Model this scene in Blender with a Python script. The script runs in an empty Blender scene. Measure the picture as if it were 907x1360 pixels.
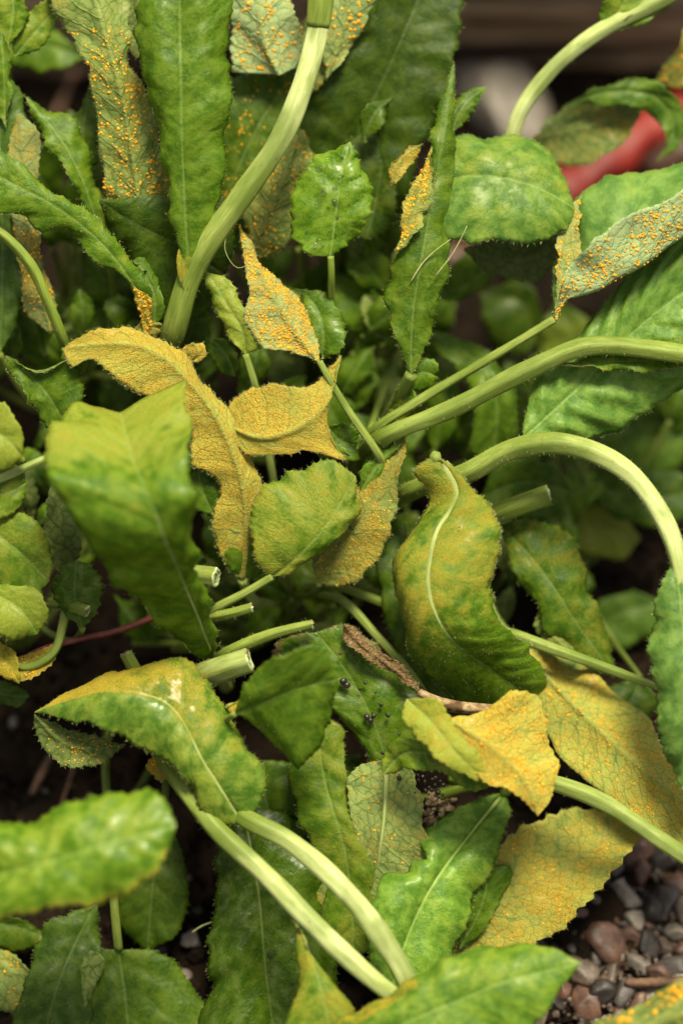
import bpy, math, random
import numpy as np
from mathutils import Vector

# ------------------------------------------------------------------ camera, sky, sun, exposure
SC = bpy.context.scene
PX = 0.42 / 1360.0              # metres per photo pixel in the plane of focus
DIST = 1.0                      # metres from the lens to the plane of focus
DP = DIST / PX
PITCH = math.radians(63)
CP, SP = math.cos(PITCH), math.sin(PITCH)
Z0 = 0.1165                     # height of the focus centre above the soil
FWD = np.array([0.0, CP, -SP]); UPV = np.array([0.0, SP, CP]); RGT = np.array([1.0, 0.0, 0.0])
FOC = np.array([0.0, 0.0, Z0])
cam_d = bpy.data.cameras.new('camera'); cam = bpy.data.objects.new('camera', cam_d)
SC.collection.objects.link(cam); SC.camera = cam
cam.location = FOC - FWD * DIST
cam.rotation_euler = (math.pi / 2 - PITCH, 0, 0)
cam_d.sensor_fit = 'VERTICAL'; cam_d.sensor_height = 36.0; cam_d.sensor_width = 24.0
cam_d.lens = 36.0 * DIST / 0.42
cam_d.clip_start = 0.01; cam_d.clip_end = 60.0
cam_d.dof.use_dof = True; cam_d.dof.focus_distance = DIST - 0.004
cam_d.dof.aperture_fstop = 2.0
cam_d.dof.aperture_blades = 0

SUN_EL, SUN_AZ = math.radians(69), math.radians(25)     # azimuth measured from +Y towards +X
W = bpy.data.worlds.new('World'); SC.world = W; W.use_nodes = True
wn = W.node_tree; wn.nodes.clear()
sky = wn.nodes.new('ShaderNodeTexSky'); sky.sky_type = 'NISHITA'; sky.sun_disc = False
sky.sun_elevation = SUN_EL; sky.sun_rotation = SUN_AZ; sky.dust_density = 4.0; sky.air_density = 1.2
hs = wn.nodes.new('ShaderNodeHueSaturation'); hs.inputs['Saturation'].default_value = 0.02   # white overcast
bg = wn.nodes.new('ShaderNodeBackground'); bg.inputs['Strength'].default_value = 0.05
wo = wn.nodes.new('ShaderNodeOutputWorld')
wn.links.new(sky.outputs[0], hs.inputs['Color']); wn.links.new(hs.outputs[0], bg.inputs['Color'])
wn.links.new(bg.outputs[0], wo.inputs['Surface'])
sd = bpy.data.lights.new('sun', 'SUN'); sd.energy = 2.4; sd.angle = math.radians(18); sd.color = (1.0, 0.92, 0.68)
sun = bpy.data.objects.new('sun', sd); SC.collection.objects.link(sun)
sdir = Vector((math.sin(SUN_AZ) * math.cos(SUN_EL), math.cos(SUN_AZ) * math.cos(SUN_EL), math.sin(SUN_EL)))
sun.rotation_euler = sdir.to_track_quat('Z', 'Y').to_euler(); sun.location = sdir * 3
SC.view_settings.view_transform = 'Standard'; SC.view_settings.look = 'None'
SC.view_settings.gamma = 1.0; SC.view_settings.use_curve_mapping = False
SC.view_settings.exposure = 1.42
SC.cycles.max_bounces = 5; SC.cycles.transmission_bounces = 5; SC.cycles.diffuse_bounces = 3; SC.cycles.glossy_bounces = 2
SC.cycles.use_denoising = True

# ------------------------------------------------------------------ coordinates
def unproj(P):
    """(x, y, d) -> world: x, y in photo pixels, d in pixels in front of the plane of focus"""
    P = np.asarray(P, float)
    k = (DP - P[..., 2]) / DP
    X = (P[..., 0] - 453.5) * k * PX; Y = (680.0 - P[..., 1]) * k * PX; D = P[..., 2] * PX
    return FOC + X[..., None] * RGT + Y[..., None] * UPV - D[..., None] * FWD
def gd(x, y, h=0.0):
    """depth of the soil (raised by h metres) seen at a pixel"""
    Y = (680.0 - y) * PX
    return -((Z0 - h) + Y * CP) / (SP - Y * CP / DIST) / PX
def ground_z(x, y):
    return 0.004 * math.sin(x * 31 + 1) * math.cos(y * 27) + 0.003 * math.sin(x * 70 + y * 55)
rng = np.random.default_rng(11); random.seed(11)

def spline(P, n, ends=False):
    """n samples of a smooth curve through P, parametrised by chord length"""
    P = np.asarray(P, float)
    seg = np.linalg.norm(np.diff(P[:, :2], axis=0), axis=1) + np.abs(np.diff(P[:, -1])) * .3 + 1e-6
    s = np.concatenate([[0], np.cumsum(seg)]); s /= s[-1]
    m = np.zeros_like(P)
    if len(P) == 2: m[:] = P[1] - P[0]
    else:
        dl = np.diff(P, axis=0) / np.diff(s)[:, None]
        h = np.diff(s)
        m[1:-1] = (dl[:-1] * h[1:, None] + dl[1:] * h[:-1, None]) / (h[1:] + h[:-1])[:, None]
        m[0] = 1.5 * dl[0] - .5 * m[1]; m[-1] = 1.5 * dl[-1] - .5 * m[-2]
    t = np.linspace(0, 1, n) if np.isscalar(n) else np.asarray(n)
    i = np.clip(np.searchsorted(s, t, side='right') - 1, 0, len(s) - 2)
    h = (s[i + 1] - s[i])[:, None]; x = ((t - s[i]) / (s[i + 1] - s[i]))[:, None]
    return ((2*x**3 - 3*x**2 + 1) * P[i] + (x**3 - 2*x**2 + x) * h * m[i]
            + (-2*x**3 + 3*x**2) * P[i+1] + (x**3 - x**2) * h * m[i+1])
def lerp_list(v, t):
    v = np.atleast_1d(np.asarray(v, float))
    if len(v) == 1: return np.full(len(t), v[0])
    return np.interp(t, np.linspace(0, 1, len(v)), v)

# ------------------------------------------------------------------ materials
class NT:
    def __init__(s, name):
        s.m = bpy.data.materials.new(name); s.m.use_nodes = True; s.t = s.m.node_tree; s.t.nodes.clear()
        s.out = s.n('OutputMaterial')
    def n(s, typ, **kw):
        o = s.t.nodes.new('ShaderNode' + typ)
        for k, v in kw.items(): setattr(o, k, v)
        return o
    def put(s, sock, v):
        if hasattr(v, 'is_output') or isinstance(v, bpy.types.NodeSocket): s.t.links.new(v, sock)
        elif isinstance(v, (tuple, list)) and len(v) == 3 and sock.type == 'RGBA': sock.default_value = (*v, 1)
        else: sock.default_value = v
    def math(s, op, a, b=0.0, c=None, clamp=False):
        o = s.n('Math', operation=op, use_clamp=clamp); s.put(o.inputs[0], a); s.put(o.inputs[1], b)
        if c is not None: s.put(o.inputs[2], c)
        return o.outputs[0]
    def step(s, v, a, b):       # smooth ramp 0..1 from a to b
        o = s.n('MapRange', interpolation_type='SMOOTHSTEP'); s.put(o.inputs[0], v)
        s.put(o.inputs[1], a); s.put(o.inputs[2], b)
        return o.outputs[0]
    def mix(s, f, a, b, mode='MIX'):
        o = s.n('Mix', data_type='RGBA', blend_type=mode); s.put(o.inputs[0], f); s.put(o.inputs[6], a); s.put(o.inputs[7], b)
        return o.outputs[2]
    def attr(s, name):
        o = s.n('Attribute'); o.attribute_name = name; return o
    dim = '3D'
    def noise(s, vec, scale, detail=3, rough=.55, dist=0.0):
        o = s.n('TexNoise', noise_dimensions=s.dim); s.put(o.inputs['Vector'], vec); o.inputs['Scale'].default_value = scale
        o.inputs['Detail'].default_value = detail; o.inputs['Roughness'].default_value = rough; o.inputs['Distortion'].default_value = dist
        return o
    def voro(s, vec, scale, feature='F1', rand=1.0, smooth=None):
        o = s.n('TexVoronoi', feature=feature, voronoi_dimensions=s.dim); s.put(o.inputs['Vector'], vec); o.inputs['Scale'].default_value = scale
        o.inputs['Randomness'].default_value = rand
        return o
    def vmap(s, vec, sc=(1, 1, 1)):
        o = s.n('Mapping'); s.put(o.inputs['Vector'], vec); o.inputs['Scale'].default_value = sc; return o.outputs[0]
    def bump(s, h, strength, dist, nrm=None):
        o = s.n('Bump'); s.put(o.inputs['Height'], h); o.inputs['Strength'].default_value = strength
        o.inputs['Distance'].default_value = dist
        if nrm is not None: s.put(o.inputs['Normal'], nrm)
        return o.outputs[0]
    def bsdf(s, col, rough, nrm=None, spec=.4, coat=None, coat_rough=.15):
        o = s.n('BsdfPrincipled'); s.put(o.inputs['Base Color'], col); s.put(o.inputs['Roughness'], rough)
        s.put(o.inputs['Specular IOR Level'], spec)
        if nrm is not None: s.put(o.inputs['Normal'], nrm)
        if coat is not None: s.put(o.inputs['Coat Weight'], coat); s.put(o.inputs['Coat Roughness'], coat_rough)
        return o.outputs[0]
    def done(s, sh): s.t.links.new(sh, s.out.inputs['Surface']); return s.m

def leaf_mat(under):
    k = NT('leaf_underside' if under else 'leaf_upper_side')
    k.dim = '2D'; lc = k.attr('lc').outputs['Vector']
    sp = k.n('SeparateXYZ'); k.put(sp.inputs[0], lc); u, v = sp.outputs[0], sp.outputs[1]
    p1 = k.n('SeparateXYZ'); k.put(p1.inputs[0], k.attr('p1').outputs['Vector']); rust, yel, val = p1.outputs
    p2 = k.n('SeparateXYZ'); k.put(p2.inputs[0], k.attr('p2').outputs['Vector']); brown, blue, wet = p2.outputs
    au = k.math('ABSOLUTE', u)
    big = k.noise(lc, 1.6, 3).outputs[0]; med = k.noise(lc, 5.5, 4, .6).outputs[0]
    fine = k.noise(lc, 32, 3, .65).outputs[0]; grain = k.noise(lc, 75, 2, .7).outputs[0]
    # pinnate side veins and the finer net
    wn_ = k.noise(lc, 2.5, 2); warp = k.math('MULTIPLY', k.math('SUBTRACT', wn_.outputs[0], .5), .22)
    w = k.math('ADD', k.math('SUBTRACT', v, k.math('MULTIPLY', k.math('POWER', au, .85), .75)), warp)
    ph = k.math('ABSOLUTE', k.math('SUBTRACT', k.math('FRACT', k.math('MULTIPLY', w, 2.9)), .5))
    lat = k.math('SUBTRACT', 1.0, k.step(ph, .0, .09))
    latw = k.math('SUBTRACT', 1.0, k.step(ph, .0, .32))
    mid = k.math('SUBTRACT', 1.0, k.step(au, .006, .026))
    dv = k.n('VectorMath', operation='ADD')
    wv = k.n('VectorMath', operation='SCALE'); k.put(wv.inputs[0], k.noise(lc, 7, 2).outputs[1]); wv.inputs['Scale'].default_value = .10
    k.put(dv.inputs[0], lc); k.put(dv.inputs[1], wv.outputs[0])
    vo = k.voro(dv.outputs[0], 7.5, 'DISTANCE_TO_EDGE'); net = k.math('SUBTRACT', 1.0, k.step(vo.outputs[0], .0, .05))
    pad = k.step(vo.outputs[0], 0.0, .35)
    vf = k.voro(dv.outputs[0], 19, 'DISTANCE_TO_EDGE'); net2 = k.math('SUBTRACT', 1.0, k.step(vf.outputs[0], .0, .10))
    if not under:
        c = k.mix(k.step(med, .3, .72), (.052, .118, .004), (.135, .220, .009))
        c = k.mix(k.math('MULTIPLY', k.step(k.math('ADD', k.math('MULTIPLY', fine, .6), k.math('MULTIPLY', big, .4)), .48, .62), .5), c, (.135, .25, .014))
        c = k.mix(k.math('MULTIPLY', blue, .62), c, k.mix(k.step(med, .3, .7), (.066, .150, .042), (.14, .240, .085)))
        yth = k.math('ADD', k.math('SUBTRACT', .72, k.math('MULTIPLY', yel, .50)), k.math('MULTIPLY', latw, .09)); yf = k.math('MULTIPLY', k.step(k.math('ADD', k.math('MULTIPLY', big, .7), k.math('MULTIPLY', med, .3)), k.math('SUBTRACT', yth, .14), k.math('ADD', yth, .16)), k.math('ADD', .25, k.math('MULTIPLY', yel, .7)))
        c = k.mix(yf, c, k.mix(k.step(fine, .3, .7), (.205, .265, .020), (.315, .325, .045)))
        c = k.mix(k.math('MULTIPLY', k.math('MULTIPLY', lat, k.step(big, .4, .7)), .22), c, (.17, .28, .06))
        c = k.mix(k.math('MULTIPLY', mid, .35), c, (.26, .36, .10))
        c = k.mix(k.math('MULTIPLY', net, .12), c, (.03, .09, .01))
        ochre = k.mix(k.step(grain, .35, .65), (.30, .225, .014), (.66, .47, .045))
    else:
        c = k.mix(k.step(med, .3, .72), (.150, .220, .040), (.255, .325, .080))
        c = k.mix(k.math('MULTIPLY', pad, .45), c, (.30, .37, .11))
        yth = k.math('ADD', k.math('SUBTRACT', .72, k.math('MULTIPLY', yel, .50)), k.math('MULTIPLY', latw, .09)); yf = k.math('MULTIPLY', k.step(k.math('ADD', k.math('MULTIPLY', big, .7), k.math('MULTIPLY', med, .3)), k.math('SUBTRACT', yth, .14), k.math('ADD', yth, .16)), k.math('ADD', .25, k.math('MULTIPLY', yel, .7)))
        c = k.mix(yf, c, k.mix(k.step(fine, .3, .7), (.34, .335, .045), (.46, .43, .09)))
        c = k.mix(blue, c, (.37, .46, .23))
        ochre = k.mix(k.step(grain, .35, .65), (.42, .31, .035), (.76, .56, .085))
    rm = k.math('ADD', k.math('MULTIPLY', big, .45), k.math('ADD', k.math('MULTIPLY', med, .55), k.math('MULTIPLY', fine, .35)))
    th = k.math('ADD', k.math('SUBTRACT', 1.16, k.math('MULTIPLY', rust, .80)), k.math('MULTIPLY', lat, .07))
    rmask = k.step(rm, k.math('SUBTRACT', th, .20), k.math('ADD', th, .16))
    gmask = k.step(grain, k.math('SUBTRACT', .62, k.math('MULTIPLY', rust, .35)), k.math('SUBTRACT', .80, k.math('MULTIPLY', rust, .35)))
    rfac = k.math('MULTIPLY', rmask, k.math('ADD', .30, k.math('MULTIPLY', gmask, .65)))
    c = k.mix(rfac, c, ochre)
    sv = k.voro(lc, 24, 'F1'); spots = k.math('SUBTRACT', 1.0, k.step(sv.outputs['Distance'], .16, .34))
    sm = k.step(k.math('ADD', k.math('MULTIPLY', big, .6), k.math('MULTIPLY', med, .6)), k.math('SUBTRACT', 1.02, k.math('MULTIPLY', rust, .75)), k.math('SUBTRACT', 1.16, k.math('MULTIPLY', rust, .75)))
    c = k.mix(k.math('MULTIPLY', k.math('MULTIPLY', spots, sm), .85 if under else .25), c, (.66, .30, .014))
    if under:
        vis_ = k.math('SUBTRACT', 1.0, k.math('MULTIPLY', rust, .55), clamp=True)
        c = k.mix(k.math('MULTIPLY', k.math('MULTIPLY', net2, .25), vis_), c, (.07, .115, .025))
        c = k.mix(k.math('MULTIPLY', k.math('MULTIPLY', net, .80), vis_), c, (.065, .115, .020))
        c = k.mix(k.math('MULTIPLY', lat, .35), c, (.18, .24, .05))
        c = k.mix(k.math('MULTIPLY', mid, .5), c, (.27, .32, .08))
    bm = k.step(k.math('ADD', k.math('MULTIPLY', med, .5), k.math('MULTIPLY', fine, .5)), k.math('SUBTRACT', .85, brown), k.math('SUBTRACT', 1.0, brown))
    c = k.mix(bm, c, k.mix(k.step(fine, .3, .7), (.085, .045, .018), (.30, .20, .085)))
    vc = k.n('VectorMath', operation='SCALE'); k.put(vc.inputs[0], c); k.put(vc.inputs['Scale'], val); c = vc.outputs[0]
    # relief
    if under:
        h = k.math('ADD', k.math('MULTIPLY', pad, .22), k.math('MULTIPLY', lat, .5))
        h = k.math('ADD', h, k.math('MULTIPLY', net, -.2)); h = k.math('ADD', h, k.math('MULTIPLY', fine, .35))
        h = k.math('ADD', h, k.math('MULTIPLY', k.math('MULTIPLY', spots, sm), .8))
    else:
        h = k.math('ADD', k.math('MULTIPLY', pad, .13), k.math('MULTIPLY', k.math('MULTIPLY', latw, k.step(big, .3, .75)), -.55)); h = k.math('ADD', h, k.math('MULTIPLY', fine, .32))
    h = k.math('ADD', h, k.math('MULTIPLY', k.math('MULTIPLY', grain, rfac), 1.2))
    nrm = k.bump(h, .65, .0009)
    dry = k.math('MULTIPLY', rfac, .4)
    rg = k.math('ADD', k.math('SUBTRACT', .46 if not under else .62, k.math('MULTIPLY', wet, .25)), k.math('ADD', dry, k.math('MULTIPLY', k.math('SUBTRACT', fine, .5), .3)), clamp=True)
    s1 = k.bsdf(c, rg, nrm, .17 if not under else .10, coat=k.math('MULTIPLY', wet, k.step(med, .46, .66)), coat_rough=.24)
    tr = k.n('BsdfTranslucent'); tc = k.mix(.6, c, (.62, .80, .10), 'MULTIPLY')
    hv = k.n('HueSaturation'); hv.inputs['Saturation'].default_value = 1.15; hv.inputs['Value'].default_value = 1.5; k.put(hv.inputs['Color'], tc)
    k.put(tr.inputs[0], hv.outputs[0]); k.put(tr.inputs['Normal'], nrm)
    mx = k.n('MixShader'); mx.inputs[0].default_value = .22; k.t.links.new(s1, mx.inputs[1]); k.t.links.new(tr.outputs[0], mx.inputs[2])
    return k.done(mx.outputs[0])

def stem_mat():
    k = NT('stem_skin'); lc = k.attr('lc').outputs['Vector']
    p1 = k.n('SeparateXYZ'); k.put(p1.inputs[0], k.attr('p1').outputs['Vector']); rust, yel, val = p1.outputs
    st = k.vmap(lc, (9, 1.2, 1)); streak = k.noise(st, 3, 4).outputs[0]; big = k.noise(lc, 2.2, 3).outputs[0]; fine = k.noise(lc, 40, 3).outputs[0]
    c = k.mix(k.step(streak, .3, .7), (.105, .155, .007), (.185, .240, .018))
    c = k.mix(yel, c, k.mix(k.step(streak, .3, .7), (.50, .58, .19), (.68, .72, .34)))
    c = k.mix(k.math('MULTIPLY', k.step(big, .5, .7), .35), c, (.26, .33, .05))
    c = k.mix(k.math('MULTIPLY', k.step(k.noise(lc, 1.1, 2).outputs[0], .42, .62), .55), c, (.075, .125, .008))
    c = k.mix(k.math('MULTIPLY', k.step(k.noise(lc, 13, 3, .6).outputs[0], .66, .74), .7), c, (.12, .075, .03))
    rm = k.step(k.math('ADD', k.math('MULTIPLY', big, .5), k.math('MULTIPLY', fine, .6)), k.math('SUBTRACT', .86, k.math('MULTIPLY', rust, .6)), k.math('SUBTRACT', 1.0, k.math('MULTIPLY', rust, .6)))
    c = k.mix(k.math('MULTIPLY', rm, .8), c, (.50, .29, .03))
    vc = k.n('VectorMath', operation='SCALE'); k.put(vc.inputs[0], c); k.put(vc.inputs['Scale'], val); c = vc.outputs[0]
    h = k.math('ADD', k.math('MULTIPLY', streak, .8), k.math('MULTIPLY', fine, .4)); nrm = k.bump(h, .35, .0005)
    o = k.n('BsdfPrincipled'); k.put(o.inputs['Base Color'], c); o.inputs['Roughness'].default_value = .5; o.inputs['Specular IOR Level'].default_value = .22
    k.put(o.inputs['Normal'], nrm); 
    return k.done(o.outputs[0])

def simple_mat(name, c1, c2, scale=60, rough=.6, bump=.4, bdist=.001, spec=.4, stretch=(1, 1, 1), trans=0.0, coat=None, c3=None, coord='Object'):
    k = NT(name); tc = k.n('TexCoord').outputs[coord]; v = k.vmap(tc, stretch)
    n1 = k.noise(v, scale, 5, .62); n2 = k.noise(v, scale * 5, 3)
    c = k.mix(k.step(n1.outputs[0], .32, .68), c1, c2)
    if c3: c = k.mix(k.step(k.noise(v, scale * .35, 3).outputs[0], .52, .62), c, c3)
    c = k.mix(k.math('MULTIPLY', k.step(n2.outputs[0], .4, .7), .3), c, tuple(x * .45 for x in c1))
    h = k.math('ADD', n1.outputs[0], k.math('MULTIPLY', n2.outputs[0], .35))
    s = k.bsdf(c, rough, k.bump(h, bump, bdist), spec, coat=coat)
    if trans:
        t = k.n('BsdfTranslucent'); k.put(t.inputs[0], c); m = k.n('MixShader'); m.inputs[0].default_value = trans
        k.t.links.new(s, m.inputs[1]); k.t.links.new(t.outputs[0], m.inputs[2]); s = m.outputs[0]
    return k.done(s)

LEAF_T, LEAF_U, STEM = leaf_mat(False), leaf_mat(True), stem_mat()
PUST = simple_mat('rust_spores', (.58, .25, .008), (.86, .46, .025), 900, .85, .3, .0002, .2)
HAIR = simple_mat('leaf_hair', (.42, .45, .15), (.62, .62, .30), 200, .5, .0, .0001, .4, trans=.4)
CUT = simple_mat('cut_stem_flesh', (.30, .40, .12), (.60, .66, .36), 700, .45, .8, .0006, .4, c3=(.20, .125, .045))
CUTD = simple_mat('cut_stem_hollow', (.06, .10, .02), (.16, .22, .06), 700, .7, .5, .0004, .3)
DRYTAN = simple_mat('dried_tissue', (.20, .12, .05), (.46, .34, .18), 350, .8, .8, .0008, .2, c3=(.10, .055, .025))
FRASS = simple_mat('black_droppings', (.006, .005, .004), (.03, .02, .012), 600, .35, .5, .0003, .5)
def water_mat():
    k = NT('water'); o = k.n('BsdfPrincipled'); o.inputs['Base Color'].default_value = (1, 1, 1, 1); o.inputs['Roughness'].default_value = .02
    o.inputs['IOR'].default_value = 1.33; o.inputs['Transmission Weight'].default_value = 1.0; return k.done(o.outputs[0])
WATER = water_mat()

# ------------------------------------------------------------------ object helpers
COL = SC.collection
def mesh_obj(name, V, F, mats, parent=None, org=None, smooth=True, midx=None, attrs=None, kind=None, label=None):
    me = bpy.data.meshes.new(name)
    V = np.asarray(V, float)
    if org is not None: V = V - np.asarray(org)
    me.from_pydata(V.tolist(), [], F if isinstance(F, list) else F.tolist())
    for m in (mats if isinstance(mats, (list, tuple)) else [mats]): me.materials.append(m)
    if midx is not None: me.polygons.foreach_set('material_index', np.asarray(midx, np.int32))
    me.polygons.foreach_set('use_smooth', np.full(len(me.polygons), smooth))
    for k, a in (attrs or {}).items():
        at = me.attributes.new(k, 'FLOAT_VECTOR', 'POINT'); at.data.foreach_set('vector', np.asarray(a, np.float32).ravel())
    me.update()
    o = bpy.data.objects.new(name, me); COL.objects.link(o)
    if parent is not None: o.parent = parent
    if kind: o['kind'] = kind
    if label: o['label'] = label
    return o
def tag(o, label, cat, group=None, kind=None):
    o['label'] = label; o['category'] = cat
    if group: o['group'] = group
    if kind: o['kind'] = kind
    return o
class Plant:
    def __init__(s, name, x, y, label, cat, group=None, d=None):
        s.px = (x, y, gd(x, y) if d is None else d); s.org = unproj(s.px)
        s.o = bpy.data.objects.new(name, None); s.o.empty_display_size = .02; COL.objects.link(s.o); s.o.location = s.org
        tag(s.o, label, cat, group)

def unit(a): return a / (np.linalg.norm(a, axis=-1, keepdims=True) + 1e-9)

def spikes(P, D, L, wd):
    """thin three-sided hairs standing at P along D"""
    n = len(P)
    if n == 0: return np.zeros((0, 3)), []
    a = unit(np.cross(D, rng.normal(size=(n, 3)))); b = np.cross(D, a)
    V = np.stack([P + a * wd, P - a * wd * .5 + b * wd * .87, P - a * wd * .5 - b * wd * .87, P + D * L[:, None]], 1)
    i = np.arange(n)[:, None] * 4
    F = np.concatenate([i + np.array([[0, 1, 3]]), i + np.array([[1, 2, 3]]), i + np.array([[2, 0, 3]])])
    return V.reshape(-1, 3), F.tolist()

ph_ = (1 + 5 ** .5) / 2
ICO = unit(np.array([(-1, ph_, 0), (1, ph_, 0), (-1, -ph_, 0), (1, -ph_, 0), (0, -1, ph_), (0, 1, ph_), (0, -1, -ph_), (0, 1, -ph_), (ph_, 0, -1), (ph_, 0, 1), (-ph_, 0, -1), (-ph_, 0, 1)], float))
ICOF = np.array([(0,11,5),(0,5,1),(0,1,7),(0,7,10),(0,10,11),(1,5,9),(5,11,4),(11,10,2),(10,7,6),(7,1,8),(3,9,4),(3,4,2),(3,2,6),(3,6,8),(3,8,9),(4,9,5),(2,4,11),(6,2,10),(8,6,7),(9,8,1)])
def subdiv_ico(V, F):
    V = list(map(tuple, V)); cache = {}; out = []
    def mid(a, b):
        k = (min(a, b), max(a, b))
        if k not in cache:
            m = (np.array(V[a]) + np.array(V[b])) / 2; V.append(tuple(m / np.linalg.norm(m))); cache[k] = len(V) - 1
        return cache[k]
    for a, b, c in F:
        ab, bc, ca = mid(a, b), mid(b, c), mid(c, a); out += [(a, ab, ca), (b, bc, ab), (c, ca, bc), (ab, bc, ca)]
    return np.array(V), np.array(out)
ICO2, ICO2F = subdiv_ico(ICO, ICOF)
def blobs(P, N, R, flat=.6, base=(ICO, ICOF)):
    """many small domes at P, squashed along N"""
    n = len(P); B, BF = base
    if n == 0: return np.zeros((0, 3)), []
    a = unit(np.cross(N, rng.normal(size=(n, 3)))); b = np.cross(N, a)
    sx = R * rng.uniform(.8, 1.25, n); sy = R * rng.uniform(.8, 1.25, n)
    V = P[:, None] + B[None, :, 0, None] * (a * sx[:, None])[:, None] + B[None, :, 1, None] * (b * sy[:, None])[:, None] + B[None, :, 2, None] * (N * (R * flat)[:, None])[:, None]
    F = (BF[None, :, ::-1] + (np.arange(n) * len(B))[:, None, None]).reshape(-1, 3)
    return V.reshape(-1, 3), F.tolist()

def leaf(pl, M, A, B, d, da=0, db=0, side='top', rt=.1, ru=.3, y=.1, val=1.0, brown=0.0, blue=0.0, wet=0.12, soft=.55, bulge=.08,
         wave=5.0, tooth=3.0, ntooth=None, hair=0, pust=0, prange=(0, 1, 0, 1), pet=None, petr=4.5, n=100, nu=26, open_=False, rough=3.6, ribtube=0, pside=None,
         name='leaf', label=None, drops=0, notch=None, edge_brown=0.10, midw=1.0, quilt=.9, psize=(1.3, 2.7), rfun=None, yfun=None, seed=None):
    R_ = np.random.default_rng(seed if seed is not None else int(abs(M[0][0] * 7 + M[0][1] * 13 + M[-1][0] * 3)) + 5)
    t = np.linspace(0, 1, n)
    Mt = spline(M, n); dm = lerp_list(d, t)
    if len(np.atleast_1d(d)) > 2: dm = spline(np.stack([np.linspace(0, 1, len(d)) * 1000, np.asarray(d, float)], 1), n)[:, 1]
    def edge(E, off):
        E = list(E) if open_ else [M[0]] + list(E) + [M[-1]]
        e = spline(E, n); return np.column_stack([e, dm + lerp_list(off, t) * (np.ones(n) if open_ else np.clip(np.sin(np.pi * t) * 2, 0, 1))])
    At, Bt = edge(A, da), edge(B, db); Mt = np.column_stack([Mt, dm])
    x = np.linspace(-1, 1, nu + 1); us = np.sign(x) * np.abs(x) ** 1.15
    hw = .5 * (np.linalg.norm(At - Mt, axis=1) + np.linalg.norm(Bt - Mt, axis=1)); hwm = max(hw.max(), 1)
    L_ = np.concatenate([[0], np.cumsum(np.linalg.norm(np.diff(Mt, axis=0), axis=1))])
    # toothed and slightly ragged outline
    for E, s_ in ((At, 1), (Bt, 2)):
        dirv = unit(E - Mt); per = 11.0 if ntooth is None else ntooth
        Le = np.concatenate([[0], np.cumsum(np.linalg.norm(np.diff(E, axis=0), axis=1))])
        jit = np.interp(Le, np.linspace(0, Le[-1] + 1, 12), R_.uniform(-6, 6, 12))
        saw = ((Le + jit) / per) % 1.0; saw = np.where(saw < .72, saw / .72, (1 - saw) / .28)
        rag = np.interp(Le, np.linspace(0, Le[-1] + 1, max(4, int(Le[-1] / 14))), R_.normal(0, 1.5, max(4, int(Le[-1] / 14))))
        amp = np.clip(np.sin(np.pi * np.clip(t, 0, 1)) * 3, 0, 1) if not open_ else 1.0
        E += dirv * ((saw - .5) * tooth + rag * min(tooth, 2.0) * .8)[:, None] * np.reshape(amp, (-1, 1) if np.ndim(amp) else (1,))
        if notch:
            for (ns_, tc, wd, dep) in notch:
                if ns_ == s_: E -= dirv * (np.clip(1 - np.abs(t - tc) / wd, 0, 1) ** .7 * dep)[:, None]
    U = us[None, :, None]; w = np.abs(us)[None, :, None]
    lin = np.where(U < 0, Mt[:, None] + (At - Mt)[:, None] * w, Mt[:, None] + (Bt - Mt)[:, None] * w)
    quad = Mt[:, None] + U * ((Bt - At) / 2)[:, None] + U ** 2 * ((At + Bt) / 2 - Mt)[:, None]
    sm_ = soft * (1 - w ** 6)
    P = lin * (1 - sm_) + quad * sm_
    def normals(P):
        return unit(np.cross(np.gradient(P, axis=0), np.gradient(P, axis=1)))
    N = normals(P)
    arr = np.linalg.norm(np.cross(np.gradient(P, axis=0), np.gradient(P, axis=1)), axis=2)
    sg = 1.0 if (N[..., 2] * arr).sum() > 0 else -1.0
    if side == 'under': sg = -sg
    N = N * sg
    sW = us[None, :] * hw[:, None]; vW = L_[:, None] * np.ones((1, nu + 1))
    aw = np.abs(us)[None, :]
    tap = np.clip(np.sin(np.pi * t) * 2.5, 0, 1)[:, None] if not open_ else np.ones((n, 1))
    f = R_.uniform(.7, 1.4, 6); p_ = R_.uniform(0, 6.28, 6)
    lo = (np.sin(vW / 31 * f[0] + p_[0] + sW / 45) + np.sin(vW / 17 * f[1] + p_[1] - sW / 23) * .5 + np.sin(sW / 15 * f[2] + vW / 37 + p_[2]) * .5) * rough * .6
    h = lo * tap + bulge * hw[:, None] * np.sin(np.pi * aw) * .8
    h = h + wave * aw ** 2 * tap * (np.sin(vW / 19 * f[3] + p_[3] + (us[None, :] > 0) * 2) + .6 * np.sin(vW / 9.5 * f[4] + p_[4] + (us[None, :] > 0)))
    h = h + quilt * np.cos((vW - np.abs(sW) ** .9 * .95 + 4 * np.sin(vW / 23 + p_[5])) / 34.5 * 6.28) * np.sin(np.pi * np.clip(aw, 0, 1)) * tap
    P = P + N * h[..., None]; N = normals(P) * sg
    th = 1.5 * (1 - aw ** 8 * .7)
    rib = np.exp(-(sW / 3.0) ** 2) * midw * np.clip(1.15 - t, .15, 1)[:, None]
    T_ = P + N * (th / 2 - rib * 1.6)[..., None]; U_ = P - N * (th / 2 + rib * 3.0)[..., None]
    ni, nj = n, nu + 1; idx = np.arange(ni * nj).reshape(ni, nj)
    a, b, c, e = idx[:-1, :-1].ravel(), idx[1:, :-1].ravel(), idx[1:, 1:].ravel(), idx[:-1, 1:].ravel()
    q = np.stack([a, b, c, e], 1) if sg < 0 else np.stack([a, e, c, b], 1)   # image space is left-handed
    qU = q[:, ::-1] + ni * nj
    k0 = ni * nj
    ring = np.concatenate([idx[0, :], idx[1:, -1], idx[-1, -2::-1], idx[-2:0:-1, 0]])
    nx = np.roll(ring, -1)
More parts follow.
